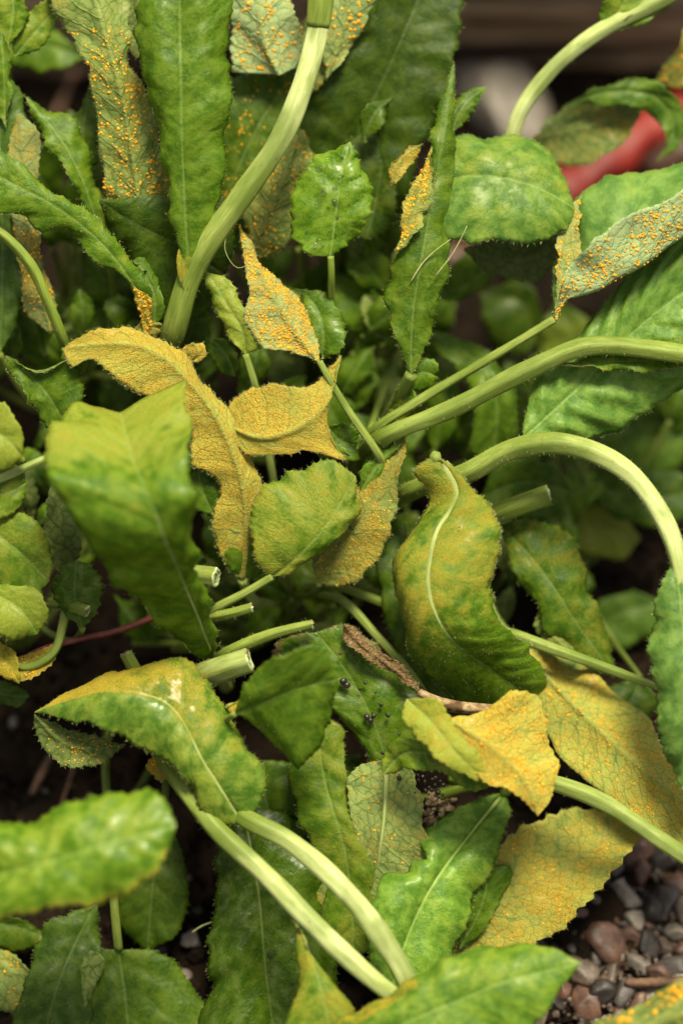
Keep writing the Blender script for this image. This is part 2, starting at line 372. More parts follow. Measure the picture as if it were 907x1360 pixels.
    rim = np.stack([ring, nx, nx + k0, ring + k0], 1)
    if sg > 0: rim = rim[:, ::-1]
    F = np.concatenate([q, qU, rim]); mi = np.concatenate([np.zeros(len(q)), np.ones(len(qU)), np.ones(len(rim))])
    V = np.concatenate([T_.reshape(-1, 3), U_.reshape(-1, 3)])
    sd_ = R_.uniform(0, 50)
    lc = np.stack([sW / 100, vW / 100 + sd_, np.full_like(sW, 0)], -1).reshape(-1, 3)
    one = np.ones((ni, nj)); tt, uu = t[:, None] * one, us[None, :] * one
    fr = rfun(tt, uu) if rfun else one
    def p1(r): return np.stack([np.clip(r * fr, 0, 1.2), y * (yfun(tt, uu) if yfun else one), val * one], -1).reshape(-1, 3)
    br = brown * one + edge_brown * np.clip((np.abs(uu) - .80) / .2, 0, 1) ** 1.5
    p2 = np.stack([br, blue * one, wet * one], -1).reshape(-1, 3)
    o = mesh_obj(name, unproj(V), F, [LEAF_T, LEAF_U], pl.o, pl.org, True, mi,
                 {'lc': np.concatenate([lc, lc]), 'p1': np.concatenate([p1(rt), p1(ru)]), 'p2': np.concatenate([p2, p2])}, label=label)
    und = (pside or side) == 'under'; vis = U_ if und else T_; vn = -N if und else N
    if ribtube:
        kk = np.arange(3, int(n * .86), 2); cpath = vis[kk, nu // 2] + vn[kk, nu // 2] * (-ribtube * .25)
        rr_ = ribtube * np.clip(1.05 - t[kk], .25, 1) * np.clip((kk.max() + 2 - kk) / 14, .1, 1); T2 = unit(np.gradient(cpath, axis=0)); N2 = vn[kk, nu // 2]; S2 = unit(np.cross(T2, N2)); aa = np.linspace(0, 2 * np.pi, 8, endpoint=False)
        rg_ = cpath[:, None] + S2[:, None] * (np.cos(aa) * 1.15)[None, :, None] * rr_[:, None, None] + N2[:, None] * (np.sin(aa) * .75)[None, :, None] * rr_[:, None, None]
        i2 = np.arange(len(kk) * 8).reshape(-1, 8); j2 = np.roll(i2, -1, axis=1)
        F2_ = np.stack([i2[:-1].ravel(), j2[:-1].ravel(), j2[1:].ravel(), i2[1:].ravel()], 1).tolist() + [i2[0].tolist(), i2[-1][::-1].tolist()]
        lc2 = np.stack([np.tile(np.cos(aa) * .1, (len(kk), 1)), np.tile(L_[kk][:, None] / 100, (1, 8)), np.tile(np.sin(aa) * .1 + sd_, (len(kk), 1))], -1).reshape(-1, 3)
        mesh_obj('midrib', unproj(rg_.reshape(-1, 3)), F2_, STEM, o, pl.org, True, None, {'lc': lc2, 'p1': np.tile([.15 + .4 * (ru if und else rt), .25 + .45 * y, val * .95], (len(lc2), 1))})
    if pust:
        m = pust * 20; ii = R_.integers(2, ni - 2, m); jj = R_.integers(1, nj - 1, m)
        keep = (t[ii] > prange[0]) & (t[ii] < prange[1]) & (us[jj] * .5 + .5 > prange[2]) & (us[jj] * .5 + .5 < prange[3])
        den = np.sin(vW[ii, jj] / 13 + sd_) + np.sin(sW[ii, jj] / 9 + vW[ii, jj] / 21 + sd_ * 2) + np.sin(sW[ii, jj] / 5 - vW[ii, jj] / 7)
        area = arr[ii, jj] / (arr.max() + 1e-9)
        keep &= (R_.uniform(-2.0, 2.8, m) < den * 1.1) & (R_.uniform(0, 1, m) < area * 1.5 + .05)
        ii, jj = ii[keep][:pust], jj[keep][:pust]
        fa = R_.uniform(0, 1, (len(ii), 1)); fb = R_.uniform(0, 1, (len(ii), 1))
        base = vis[ii, jj] * (1 - fa) + vis[ii + 1, jj] * fa; base = base + (vis[ii, np.minimum(jj + 1, nj - 1)] - vis[ii, jj]) * fb
        rr = .84 * R_.uniform(psize[0], psize[1], len(ii)) * R_.choice([.45, .65, .85, 1.0, 1.2], len(ii))
        BV, BF = blobs(base, vn[ii, jj], rr, .55)
        if len(BV): mesh_obj('rust_pustules', unproj(BV), BF, PUST, o, pl.org, True, kind='stuff').location = (0, 0, 0)
    if hair:
        hair = int(hair * 2.0); ne = int(hair * .5); ii = R_.integers(1, ni - 1, ne); jj = np.where(R_.uniform(size=ne) < .5, 0, nj - 1)
        D = unit(unit(P[ii, jj] - P[ii, np.where(jj == 0, 2, nj - 3)]) + vn[ii, jj] * R_.uniform(-.2, .7, (ne, 1)) + R_.normal(0, .3, (ne, 3)))
        V1, F1 = spikes(P[ii, jj] + np.gradient(P, axis=0)[ii, jj] * R_.uniform(0, 1, (ne, 1)), D, R_.uniform(1.8, 5.2, ne), .24)
        nsf = hair - ne; ii = R_.integers(1, ni - 1, nsf); jj = R_.integers(0, nj, nsf)
        D = unit(vn[ii, jj] + R_.normal(0, .45, (nsf, 3)))
        V2, F2 = spikes(vis[ii, jj] + np.gradient(P, axis=0)[ii, jj] * R_.uniform(0, 1, (nsf, 1)), D, R_.uniform(1.5, 4, nsf), .22)
        mesh_obj('hairs', unproj(np.concatenate([V1, V2])), F1 + [[i + len(V1) for i in f_] for f_ in F2], HAIR, o, pl.org, False, kind='stuff')
    if drops:
        ii = R_.integers(int(ni * .12), int(ni * .85), drops); jj = R_.integers(4, nj - 4, drops)
        BV, BF = blobs(vis[ii, jj], vn[ii, jj], R_.choice([1.4, 2.0, 3.0, 5.0], drops, p=[.4, .3, .2, .1]), .45, (ICO2, ICO2F))
        mesh_obj('water_drops', unproj(BV), BF, WATER, o, pl.org, True, kind='stuff')
    if pet is not None:
        pts = [(*M[0], dm[0])] + [p if len(p) == 3 else (*p, gd(*p)) for p in pet]
        stem(pl, pts, [petr] * len(pts), name='leaf_stalk', parent=o, rust=.2, yel=.2 + y * .3, val=val, hair=0)
    return o

def stem(pl, pts, rad, name='stem', parent=None, rust=.25, yel=.3, val=1.0, hair=0, ns=20, cut=None, ridge=.08, n=None, label=None, mat=None):
    """round, slightly ribbed stem; cut='end' gives it a hollow sawn end"""
    pts = [p if len(p) == 3 else (*p, gd(*p)) for p in pts]
    P0 = np.asarray(pts, float)
    L0 = np.linalg.norm(np.diff(P0, axis=0), axis=1).sum(); n = n or int(np.clip(L0 / 6, 10, 90))
    C = spline(P0, n); r = lerp_list(rad, np.linspace(0, 1, n))
    R_ = np.random.default_rng(int(abs(P0[0][0] * 3 + P0[-1][1])) + 1)
    r = r * (1 + .035 * np.sin(np.linspace(0, L0 / 22, n) + R_.uniform(0, 6)) + .03 * np.sin(np.linspace(0, L0 / 61, n) + R_.uniform(0, 6)))
    T = unit(np.gradient(C, axis=0)); up = np.array([.3, .2, 1.0]); s = unit(np.cross(T, up)); b = np.cross(T, s)
    th = np.linspace(0, 2 * np.pi, ns, endpoint=False)
    rr = r[:, None] * (1 + ridge * np.cos(th * 5)[None])
    ring = C[:, None] + s[:, None] * (np.cos(th)[None] * rr)[..., None] + b[:, None] * (np.sin(th)[None] * rr)[..., None]
    idx = np.arange(n * ns).reshape(n, ns); nx = np.roll(idx, -1, axis=1)
    F = np.stack([idx[:-1].ravel(), nx[:-1].ravel(), nx[1:].ravel(), idx[1:].ravel()], 1).tolist()
    F.append(idx[0][::-1].tolist())
    if not cut: F.append(idx[-1].tolist())
    V = ring.reshape(-1, 3)
    S = np.concatenate([[0], np.cumsum(np.linalg.norm(np.diff(C, axis=0), axis=1))])
    lc = np.stack([np.cos(th)[None] * rr / 100 * 2, S[:, None] * np.ones((1, ns)) / 100, np.sin(th)[None] * rr / 100 * 2 + R_.uniform(0, 40)], -1).reshape(-1, 3)
    y1_ = lerp_list(yel, np.linspace(0, 1, n)); yl = (np.clip(y1_ * 1.1, .45, 1) * y1_)[:, None] * np.ones((1, ns)); rs = lerp_list(rust, np.linspace(0, 1, n))[:, None] * np.ones((1, ns))
    p1 = np.stack([rs, yl, np.full((n, ns), val)], -1).reshape(-1, 3)
    org = pl.org if pl else None
    o = mesh_obj(name, unproj(V), F, mat or STEM, parent if parent is not None else (pl.o if pl else None), org, True, None, {'lc': lc, 'p1': p1}, label=label)
    if hair:
        hair = int(hair * 1.8); ii = R_.integers(0, n, hair); jj = R_.integers(0, ns, hair); D = unit(unit(ring[ii, jj] - C[ii]) + R_.normal(0, .35, (hair, 3)))
        HV, HF = spikes(ring[ii, jj], D, R_.uniform(2.0, 6, hair), .26)
        mesh_obj('hairs', unproj(HV), HF, HAIR, o, org, False, kind='stuff')
    if cut:
        e = C[-1]; tt = T[-1]; prof = [(1.0, 0), (.93, 1.6), (.70, .6), (.62, -.5), (.55, .4), (.34, .2), (.30, -3.5)]
        rings = np.array([e + (ring[-1] - e) * a + tt * h for a, h in prof])
        rings[1:6] += R_.normal(0, .35, (5, ns, 3)); rings[1] += tt * (R_.uniform(-1, 1, (ns, 1)) * 1.5 + 1.5 * np.cos(th + 1)[:, None]); rings[2:] += tt * (1.5 * np.cos(th + 1)[None, :, None] * .6)
        m = len(prof); ix = np.arange(m * ns).reshape(m, ns); nxx = np.roll(ix, -1, axis=1)
        CF = np.stack([ix[:-1].ravel(), nxx[:-1].ravel(), nxx[1:].ravel(), ix[1:].ravel()], 1).tolist(); CF.append(ix[-1].tolist())
        mi = [0] * ((m - 1) * ns) + [1]
        for q in range(ns): mi[(m - 2) * ns + q] = 1
        mesh_obj('cut_end', unproj(rings.reshape(-1, 3)), CF, [CUT, CUTD], o, org, True, mi)
    return o

# ------------------------------------------------------------------ the setting: soil, timber edging, stones
def soil_mat():
    k = NT('soil'); v = k.n('TexCoord').outputs['Object']
    n1 = k.noise(v, 45, 6, .65).outputs[0]; n2 = k.noise(v, 260, 4, .65).outputs[0]; n3 = k.noise(v, 9, 3).outputs[0]
    c = k.mix(k.step(n1, .3, .7), (.004, .0028, .0016), (.017, .0105, .006)); c = k.mix(k.math('MULTIPLY', k.step(n2, .55, .75), .5), c, (.045, .029, .017))
    c = k.mix(k.math('MULTIPLY', k.step(n3, .45, .7), .6), c, (.026, .016, .009))
    h = k.math('ADD', n1, k.math('MULTIPLY', n2, .4))
    return k.done(k.bsdf(c, k.math('ADD', .45, k.math('MULTIPLY', n1, .5)), k.bump(h, 1.0, .006), .06))
SOIL = soil_mat()
def soil_sheet():
    nx, ny = 150, 170
    # fine grid in view, coarse rim out to a few metres
    xs = np.concatenate([[-6, -2, -.8], np.linspace(-.42, .42, nx), [.8, 2, 6]]); ys = np.concatenate([[-6, -2, -.7], np.linspace(-.40, .62, ny), [1.0, 2.5, 8]])
    X, Y = np.meshgrid(xs, ys, indexing='ij')
    Zg = np.zeros_like(X)
    for a in range(5):
        fx, fy, p = rng.uniform(20, 160, 1)[0], rng.uniform(20, 160, 1)[0], rng.uniform(0, 6)
        Zg += np.sin(X * fx + p + np.sin(Y * fy * .6)) * np.cos(Y * fy + p * 2) * .12 / (fx + fy) * 1.2
    Zg += rng.normal(0, .0016, X.shape); Zg[np.abs(X) > .5] = 0; Zg[(Y > .7) | (Y < -.5)] = 0
    n, m = X.shape; i = np.arange(n * m).reshape(n, m)
    F = np.stack([i[:-1, :-1].ravel(), i[1:, :-1].ravel(), i[1:, 1:].ravel(), i[:-1, 1:].ravel()], 1)
    o = mesh_obj('ground', np.stack([X, Y, Zg], -1).reshape(-1, 3), F, SOIL)
    o['kind'] = 'structure'; o['label'] = 'damp dark brown garden soil under the plants'
soil_sheet()

def ground_pt(x, y, h=0.0): return unproj((x, y, gd(x, y, h)))

def crumbs():
    m = 9000; x = rng.uniform(-60, 980, m); y = rng.uniform(60, 1420, m)
    P = np.array([ground_pt(a, b) for a, b in zip(x, y)]); R = np.abs(rng.normal(0, .0014, m)) + .0006
    V, F = blobs(P, unit(rng.normal(size=(m, 3)) * .6 + np.array([0, 0, 1.0])), R, .7)
    V = V + rng.normal(0, .00022, V.shape)
    o = mesh_obj('soil_crumbs', V, F, SOIL, smooth=False); tag(o, 'loose dark soil crumbs strewn over the ground', 'soil', kind='stuff')
crumbs()

WOOD = simple_mat('weathered_timber', (.19, .12, .065), (.48, .33, .19), 9, .8, 1.0, .006, .25, stretch=(1.0, 12, 12), c3=(.050, .034, .022))
def timber(name, x0, x1, yf, z0, z1, depth, label):
    """rough sawn sleeper along x with cracks and rounded arrises"""
    nx = 60; prof = [(0, .0), (0, .12), (.01, .3), (0, .42), (.012, .5), (.002, .6), (0, .85), (.006, .96), (.02, 1.0), (.5, 1.02), (1.0, 1.0), (1.0, 0)]
    xs = np.linspace(x0, x1, nx); V = []
    for i, xx in enumerate(xs):
        for j, (a, h) in enumerate(prof):
            V.append((xx, yf + a * depth + .0022 * math.sin(xx * 37 + j * 2.1) + rng.normal(0, .0007), z0 + (z1 - z0) * h + .002 * math.sin(xx * 23 + j) + rng.normal(0, .0006)))
    m = len(prof); ix = np.arange(nx * m).reshape(nx, m); nxt = np.roll(ix, -1, axis=1)
    F = np.stack([ix[:-1].ravel(), ix[1:].ravel(), nxt[1:].ravel(), nxt[:-1].ravel()], 1).tolist() + [ix[0].tolist(), ix[-1][::-1].tolist()]
    tag(mesh_obj(name, V, F, WOOD), label, 'timber edging')
yT = float(ground_pt(700, 95)[1])
timber('timber_beam', -.62, .75, yT, -.02, .050, .09, 'lower dark weathered timber beam edging the bed behind the plants')
timber('timber_beam', -.70, .66, yT + .012, .0525, .125, .09, 'upper brown weathered timber beam stacked on the lower beam')

STONE_M = {
 'grey': simple_mat('grey_stone', (.045, .036, .030), (.11, .092, .078), 120, .55, .6, .001, .45),
 'pale': simple_mat('pale_stone', (.13, .105, .08), (.29, .25, .20), 150, .5, .5, .001, .45),
 'rust': simple_mat('reddish_stone', (.055, .026, .016), (.14, .070, .042), 130, .5, .6, .001, .45),
 'dark': simple_mat('dark_stone', (.012, .009, .007), (.038, .027, .020), 130, .5, .6, .001, .45),
 'tan': simple_mat('tan_stone', (.052, .033, .022), (.125, .088, .060), 130, .5, .6, .001, .45)}
ICO3, ICO3F = subdiv_ico(ICO2, ICO2F)
def stone(name, x, y, rpx, kind, label, cat='pebble', group=None, sq=(1.25, .95, .72), lift=.35, h=0.0):
    base, bf = (ICO3, ICO3F) if rpx > 11 else (ICO2, ICO2F)
    r = rpx * PX * (DP - gd(x, y)) / DP
    B = base.copy(); axes = unit(rng.normal(size=(11, 3)))
    for a in axes: B = B - np.maximum(B @ a - rng.uniform(.42, .80), 0)[:, None] * a * .92
    B = B * (1 + .04 * np.sin(B @ rng.normal(0, 5, 3) + 1) + .03 * np.sin(B @ rng.normal(0, 9, 3)))[:, None] * 1.18       # worn facets
    B = B * np.array(sq) * r; a = rng.uniform(0, 6.28); ca, sa = math.cos(a), math.sin(a)
    B = np.stack([B[:, 0] * ca - B[:, 1] * sa, B[:, 0] * sa + B[:, 1] * ca, B[:, 2]], 1)
    p = ground_pt(x, y, h) + np.array([0, 0, r * lift * sq[2]])
    o = mesh_obj(name, B, bf, STONE_M[kind]); o.location = p
    return tag(o, label, cat, group)
# background stones by the timber
stone('stone', 655, 145, 62, 'pale', 'large rounded pale stone lying in front of the timber beam', 'stone', sq=(1.2, .9, .8))
stone('stone', 880, 215, 46, 'rust', 'pinkish brown stone beside the red strip', 'stone', sq=(1.2, .9, .6))
stone('stone', 705, 225, 30, 'grey', 'grey stone between the pale stone and the red strip', 'stone')
stone('stone', 608, 345, 24, 'rust', 'orange brown stone chip glimpsed behind the drooping narrow leaf', 'stone')
stone('stone', 560, 120, 40, 'dark', 'dark stone behind the tall rust-edged leaf by the timber', 'stone')
REDM = simple_mat('faded_red_plastic', (.19, .012, .008), (.27, .024, .014), 40, .5, .4, .001, .3, c3=(.16, .018, .012))
def red_strip():
    pts = [(735, 262), (770, 240), (815, 205), (862, 172), (915, 140)]; V = []; n = 26
    C = spline([(*p, 0) for p in pts], n)[:, :2]
    for i, (x, y) in enumerate(C):
        p = ground_pt(x, y, .012); t_ = unit(ground_pt(*(C[min(i + 1, n - 1)])) - ground_pt(*(C[max(i - 1, 0)])))
        s = np.cross(t_, (0, 0, 1)); wd = .0105 + .002 * math.sin(i * .7)
        for a, z in ((-1, -.006), (-1, .003), (-.5, .0075), (.4, .0085), (1, .004), (1, -.006)): V.append(p + s * a * wd + np.array([0, 0, z + .001 * math.sin(i * .9 + a)]))
    ix = np.arange(n * 6).reshape(n, 6); nx = np.roll(ix, -1, axis=1)
    F = np.stack([ix[:-1].ravel(), ix[1:].ravel(), nx[1:].ravel(), nx[:-1].ravel()], 1).tolist() + [ix[0].tolist(), ix[-1][::-1].tolist()]
    tag(mesh_obj('red_strip', V, F, REDM), 'faded red strip lying on the soil below the hooked leaf', 'strip')
red_strip()
# gravel in the lower right corner: the large ones placed, small ones scattered between them
placed = [(826, 1188, 18, 'pale'), (842, 1222, 15, 'pale'), (898, 1240, 13, 'pale'), (805, 1255, 24, 'rust'), (782, 1240, 14, 'tan'), (845, 1282, 15, 'pale'), (868, 1290, 15, 'rust'),
 (893, 1287, 18, 'grey'), (850, 1160, 14, 'rust'), (780, 1332, 18, 'rust'), (880, 1195, 22, 'grey'), (868, 1210, 18, 'dark'), (790, 1195, 13, 'tan'), (812, 1290, 14, 'tan'), (828, 1320, 16, 'grey'),
 (895, 1175, 18, 'rust'), (880, 1140, 18, 'dark'), (845, 1130, 22, 'rust'), (905, 1210, 15, 'tan'), (765, 1290, 22, 'tan'), (745, 1310, 16, 'rust'), (800, 1320, 16, 'dark'), (838, 1245, 13, 'rust'),
 (860, 1255, 17, 'dark'), (880, 1258, 12, 'tan'), (760, 1262, 12, 'dark'), (733, 1270, 15, 'rust'), (815, 1215, 12, 'rust'), (806, 1175, 12, 'dark'), (905, 1310, 14, 'pale'), (862, 1318, 12, 'pale'), (848, 1340, 14, 'rust'),
 (890, 1118, 16, 'tan'), (818, 1150, 13, 'grey'), (772, 1215, 12, 'rust'), (905, 1265, 12, 'rust'), (790, 1275, 9, 'grey')]
names = {'pale': 'whitish pebble with worn faces in the gravel patch', 'rust': 'reddish brown pebble in the gravel patch', 'grey': 'plain grey pebble in the gravel patch',
         'dark': 'near black wet pebble in the gravel patch', 'tan': 'tan brown pebble in the gravel patch'}
taken = list(placed)
for _ in range(900):
    x, y, r = rng.uniform(640, 990), rng.uniform(1090, 1400), rng.uniform(6, 13)
    if all((x - a) ** 2 + (y - b) ** 2 > ((r + c) * .8) ** 2 for a, b, c, _k in taken) and x + y * .55 > 1400:
        taken.append((x, y, r, random.choice(['rust', 'rust', 'tan', 'tan', 'dark', 'grey', 'dark'])))
    if len(taken) > 130: break
special = {(826, 1188): 'whitish pebble under the scalloped rim of the rusty net-veined leaf', (842, 1222): 'whitish pebble touching the first one below the rusty leaf rim', (898, 1240): 'small bright white pebble beside the grey wet pebbles',
 (805, 1255): 'long reddish pebble standing on edge beside the flat tan stones', (845, 1282): 'whitish pebble just behind the brown woody twig', (868, 1290): 'pinkish pebble resting against the brown woody twig', (893, 1287): 'grey flattened pebble against the brown woody twig',
 (780, 1332): 'two-toned orange and white pebble between the twig and the pointed leaf tip', (850, 1160): 'bright orange-brown chip under the smooth pale stalk', (765, 1290): 'broad flat tan stone beside the tip of the blurred pointed leaf'}
for x, y, r, kd in taken: stone('pebble', x, y, r * 1.15, kd, special.get((x, y), names[kd]), 'pebble', None if (x, y) in special else kd + ' pebbles in the gravel patch', sq=(rng.uniform(1.05, 1.4), rng.uniform(.8, 1), rng.uniform(.6, .85)))
def grit(kd, m, label):
    x = rng.uniform(640, 990, m * 2); y = rng.uniform(1080, 1420, m * 2); kp = (x + y * .55 > 1385); x, y = x[kp][:m], y[kp][:m]
    P = np.array([ground_pt(a, b_) for a, b_ in zip(x, y)]) + np.array([0, 0, .001]); R = np.abs(rng.normal(0, .0008, len(P))) + .0006
    V, F = blobs(P, unit(rng.normal(size=(len(P), 3)) + np.array([0, 0, 1.0])), R, .7); V = V + rng.normal(0, .0002, V.shape)
    tag(mesh_obj('grit', V, F, STONE_M[kd], smooth=False), label, 'grit', kind='stuff')
grit('tan', 900, 'fine tan grit between the pebbles of the gravel patch'); grit('dark', 700, 'fine dark grit between the pebbles of the gravel patch'); grit('pale', 160, 'sparse pale grains between the pebbles of the gravel patch')
# a few dim pebbles at the foot of the plants on the left
for i, (x, y, r) in enumerate([(30, 1030, 7), (120, 1062, 10), (60, 1050, 6), (20, 960, 8), (250, 1165, 6), (262, 1210, 7), (95, 1045, 6), (215, 1260, 9), (255, 1250, 14), (240, 1300, 12)]):
    stone('pebble', x, y, r, ['dark', 'tan', 'dark', 'grey', 'tan'][i % 5], 'small dull pebble in the dark soil under the left leaves', 'pebble', 'pebbles in the soil under the left leaves')
BARK = simple_mat('twig_bark', (.045, .024, .014), (.17, .095, .055), 90, .75, .8, .001, .3)
REDROOT = simple_mat('red_runner_bark', (.11, .022, .014), (.22, .06, .035), 150, .5, .5, .0006, .4)
def twig(name, pts, rad, mat, label, cat='twig'):
    o = stem(None, pts, rad, name=name, mat=mat, ns=9, ridge=.12); tag(o, label, cat)
def gl(x, y, h): return (x, y, gd(x, y, h))
twig('twig', [gl(830, 1305, .006), gl(870, 1306, .007), (907, 1303, gd(907, 1303, .007)), gl(950, 1300, .006)], [6, 7, 6.5, 5], BARK, 'brown woody twig lying across the gravel')
twig('twig', [gl(70, 1000, .012), gl(55, 1030, .006), gl(42, 1056, .003)], [5, 6, 4], BARK, 'short peeled reddish twig on the dark soil under the left leaves')
twig('twig', [gl(105, 1000, .01), gl(90, 1045, .004), gl(80, 1075, .003)], [2, 2.4, 1.5], BARK, 'thin dark twig beside the peeled reddish twig')
twig('twig', [gl(210, 50, .03), gl(180, 75, .02), gl(60, 100, .01)], [3, 4, 3], BARK, 'slender twig on the soil behind the speckled leaf by the timber')
twig('twig', [gl(100, 95, .03), gl(85, 130, .02), gl(70, 160, .02)], [5, 5, 4], BARK, 'short pale brown twig behind the wavy-edged left leaves')
twig('runner', [(20, 880, -60), (60, 862, -30), (110, 848, -25), (150, 840, -30), (200, 822, -60), (260, 800, -120)], [3.5, 4, 4.2, 4.5, 4, 3], REDROOT, 'thin red runner crossing between the cut stems and the left leaves', 'runner')

# ------------------------------------------------------------------ the plants
GRP = 'rust-infected bellflower plants'
# --- tall shoot with the thick pale stem
TALL = Plant('bellflower_shoot', 205, 560, 'bellflower shoot with thick pale green stem and one broad clean green clasping leaf', 'plant', GRP)
stem(TALL, [TALL.px, (212, 500, -120), (228, 450, -25), (262, 345, 18), (320, 262, 30), (375, 180, 32), (405, 105, 30), (423, 35, 25), (432, -60, 20)], [15, 15, 15, 15.5, 16, 15, 14, 13.5, 14], yel=[.1, .15, .2, .25, .3, .45, .8, .9, .2], rust=.12, hair=160)
stem(TALL, [(422, 36, 25), (424, 20, 25), (428, -60, 21)], [14, 18, 21], name='stem_node', yel=[.25, .12, .1], rust=.1)
leaf(TALL, [(252, 372), (247, 300), (242, 190), (240, 80), (238, -70)], [(241, 340), (228, 270), (212, 190), (193, 110), (180, 20)], [(268, 335), (286, 285), (296, 240), (304, 160), (306, 60), (300, -20)], [22, 45, 60, 62, 55], da=[-5, -14, -18, -14], db=[-5, -16, -22, -14],
     rt=.05, y=.05, val=.95, wet=.45, hair=260, bulge=.14, wave=3, label='broad clean green clasping leaf')
leaf(TALL, [(246, 392), (244, 345), (247, 288)], [(236, 362), (240, 315)], [(258, 362), (255, 320)], [25, 32, 34], rt=.6, y=.5, wave=1, tooth=1, name='bract', n=40, nu=12)
leaf(TALL, [(300, 365), (240, 328), (180, 296), (131, 265)], [(300, 262), (240, 254), (180, 262)], [(262, 425), (212, 428), (165, 350)], [-60, -35, -20, -14], da=[0, 12, 6], db=[-10, -35, -18], rt=.12, y=.05, val=.5, wet=.1, hair=150, pet=[(300, 420, -150), TALL.px])

# --- back clump with speckled undersides
BACK = Plant('bellflower_plant', 420, 520, 'tall bellflower plant with orange-speckled leaf undersides and a wet glossy leaf', 'plant', GRP)
bc = (415, 470, -260)
leaf(BACK, [(188, 300), (178, 215), (158, 110), (130, 10), (110, -70)], [(226, 265), (226, 238), (206, 165), (190, 112), (170, 75), (172, 25), (160, -70)], [(142, 290), (138, 230), (126, 140), (112, 75), (76, 25), (60, -70)], [-40, -12, 0, -6, -20], da=[0, -14, -16, -14], db=[-4, -14, -18, -10], side='under', open_=True, ru=.42, y=.28, hair=240, pust=480, prange=(0, .70, 0, 1), val=.95, wave=4, tooth=2.5, pet=[(230, 370, -100), bc, BACK.px],
     label='long grey-green leaf with orange-speckled underside')
leaf(BACK, [(190, -60), (184, 20), (180, 80)], [(205, -20), (200, 60)], [(165, -20), (168, 50)], [-60, -55, -60], side='under', ru=.35, val=.6, n=50, nu=16)
leaf(BACK, [(372, 100), (352, 60), (345, -10), (340, -70)], [(312, 96), (306, 60), (303, 0), (300, -70)], [(398, 82), (404, 44), (386, 14), (388, -70)], [-60, -50, -48, -60], side='under', open_=True, da=-10, db=-14, ru=.30, y=.3, blue=.55, val=1.2, pust=240, hair=100, psize=(1.6, 3.0), rough=4)
leaf(BACK, [(286, 292), (318, 220), (352, 152), (396, 92)], [(285, 225), (296, 120), (345, 82)], [(330, 285), (378, 225), (405, 140)], [-120, -105, -100, -105], side='top', da=-6, db=6, rt=.12, val=.68, y=.3, pust=130, psize=(1.1, 2.1), hair=60, pet=[(330, 380, -200), bc, BACK.px])
leaf(BACK, [(326, 342), (345, 308), (374, 240), (402, 172)], [(320, 310), (340, 240), (385, 180)], [(352, 340), (388, 300), (410, 240), (414, 195)], [-70, -62, -60, -70], side='under', da=-10, db=-25, ru=.42, val=.75, y=.3, pust=260, psize=(1.1, 2.0), hair=120, edge_brown=.25, pet=[(345, 400, -150), bc, BACK.px])
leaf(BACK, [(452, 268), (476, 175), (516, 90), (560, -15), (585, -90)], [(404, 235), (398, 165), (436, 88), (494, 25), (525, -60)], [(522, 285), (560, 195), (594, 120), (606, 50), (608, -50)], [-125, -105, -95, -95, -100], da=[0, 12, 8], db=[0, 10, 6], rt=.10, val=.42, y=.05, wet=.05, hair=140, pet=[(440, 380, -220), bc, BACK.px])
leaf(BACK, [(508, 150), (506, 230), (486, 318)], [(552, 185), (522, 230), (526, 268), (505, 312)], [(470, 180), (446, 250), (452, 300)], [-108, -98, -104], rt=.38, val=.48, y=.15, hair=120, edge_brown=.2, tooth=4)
leaf(BACK, [(546, 498), (548, 420), (562, 330), (582, 215), (603, 82)], [(522, 440), (510, 378), (530, 332), (562, 262), (574, 180)], [(572, 445), (588, 385), (597, 320), (602, 210), (602, 140)], [-6, 6, 4, -14, -40], da=[-4, -10, -6, 0], db=[-6, -14, -16, -8], rt=.22, y=.25, val=.8, hair=300, wave=4, tooth=3.5, pet=[(528, 530, -40), (495, 580, -150), BACK.px], petr=8, label='narrow pointed green leaf hanging stalk-down')
leaf(BACK, [(527, 336), (548, 285), (574, 195)], [(540, 272), (562, 215)], [(556, 305), (574, 245)], [12, 14, -4], da=-6, db=4, side='under', ru=.55, y=.5, pust=170, hair=80, n=70, nu=18, name='curled_leaf_margin', prange=(0, 1, 0, .75), edge_brown=.15)
leaf(BACK, [(520, 250), (530, 215), (562, 190)], [(516, 228), (540, 200)], [(534, 232), (556, 205)], [-30, -24, -30], side='under', ru=.7, edge_brown=.45, n=40, nu=12, name='curled_leaf_margin', wave=3)
leaf(BACK, [(600, 178), (612, 145), (646, 114)], [(596, 150), (612, 128)], [(612, 168), (632, 140)], [-40, -45, -60], rt=.15, val=.7, n=50, nu=14, hair=30)
leaf(BACK, [(439, 340), (446, 285), (452, 240), (465, 188)], [(424, 340), (402, 332), (386, 290), (390, 245), (430, 204)], [(462, 326), (492, 268), (484, 228)], [18, 26, 26, 14], da=[-2, -8, -14, -8], db=[-2, -4, -12, 0], rt=.0, y=.12, val=1.15, wet=.6, hair=60, drops=34, wave=5, tooth=5, ntooth=17, pet=[(440, 370, 6), (439, 410, -40), bc, BACK.px], petr=4.6, label='wet glossy bright green leaf beaded with water')
leaf(BACK, [(484, 190), (498, 150), (520, 130)], [(480, 165), (500, 132)], [(496, 178), (514, 152)], [-70, -66, -70], val=.6, n=40, nu=12)
leaf(BACK, [(432, 108), (448, 62), (470, -60)], [(428, 70), (436, 0), (440, -50)], [(452, 84), (478, 46), (496, 0), (505, -50)], [-70, -56, -60], side='under', ru=.35, blue=.2, y=.35, pust=70, psize=(2.0, 3.4), n=60, nu=18)
leaf(BACK, [(478, 62), (505, 20), (520, -60)], [(482, 20), (495, -40)], [(500, 55), (530, 0), (545, -50)], [-120, -115, -120], val=.75, n=50, nu=14)
leaf(BACK, [(404, 130), (416, 100), (432, 70)], [(398, 110), (410, 82)], [(420, 118), (434, 90)], [-80, -70, -70], side='under', ru=.5, y=.4, edge_brown=.3, n=40, nu=12)

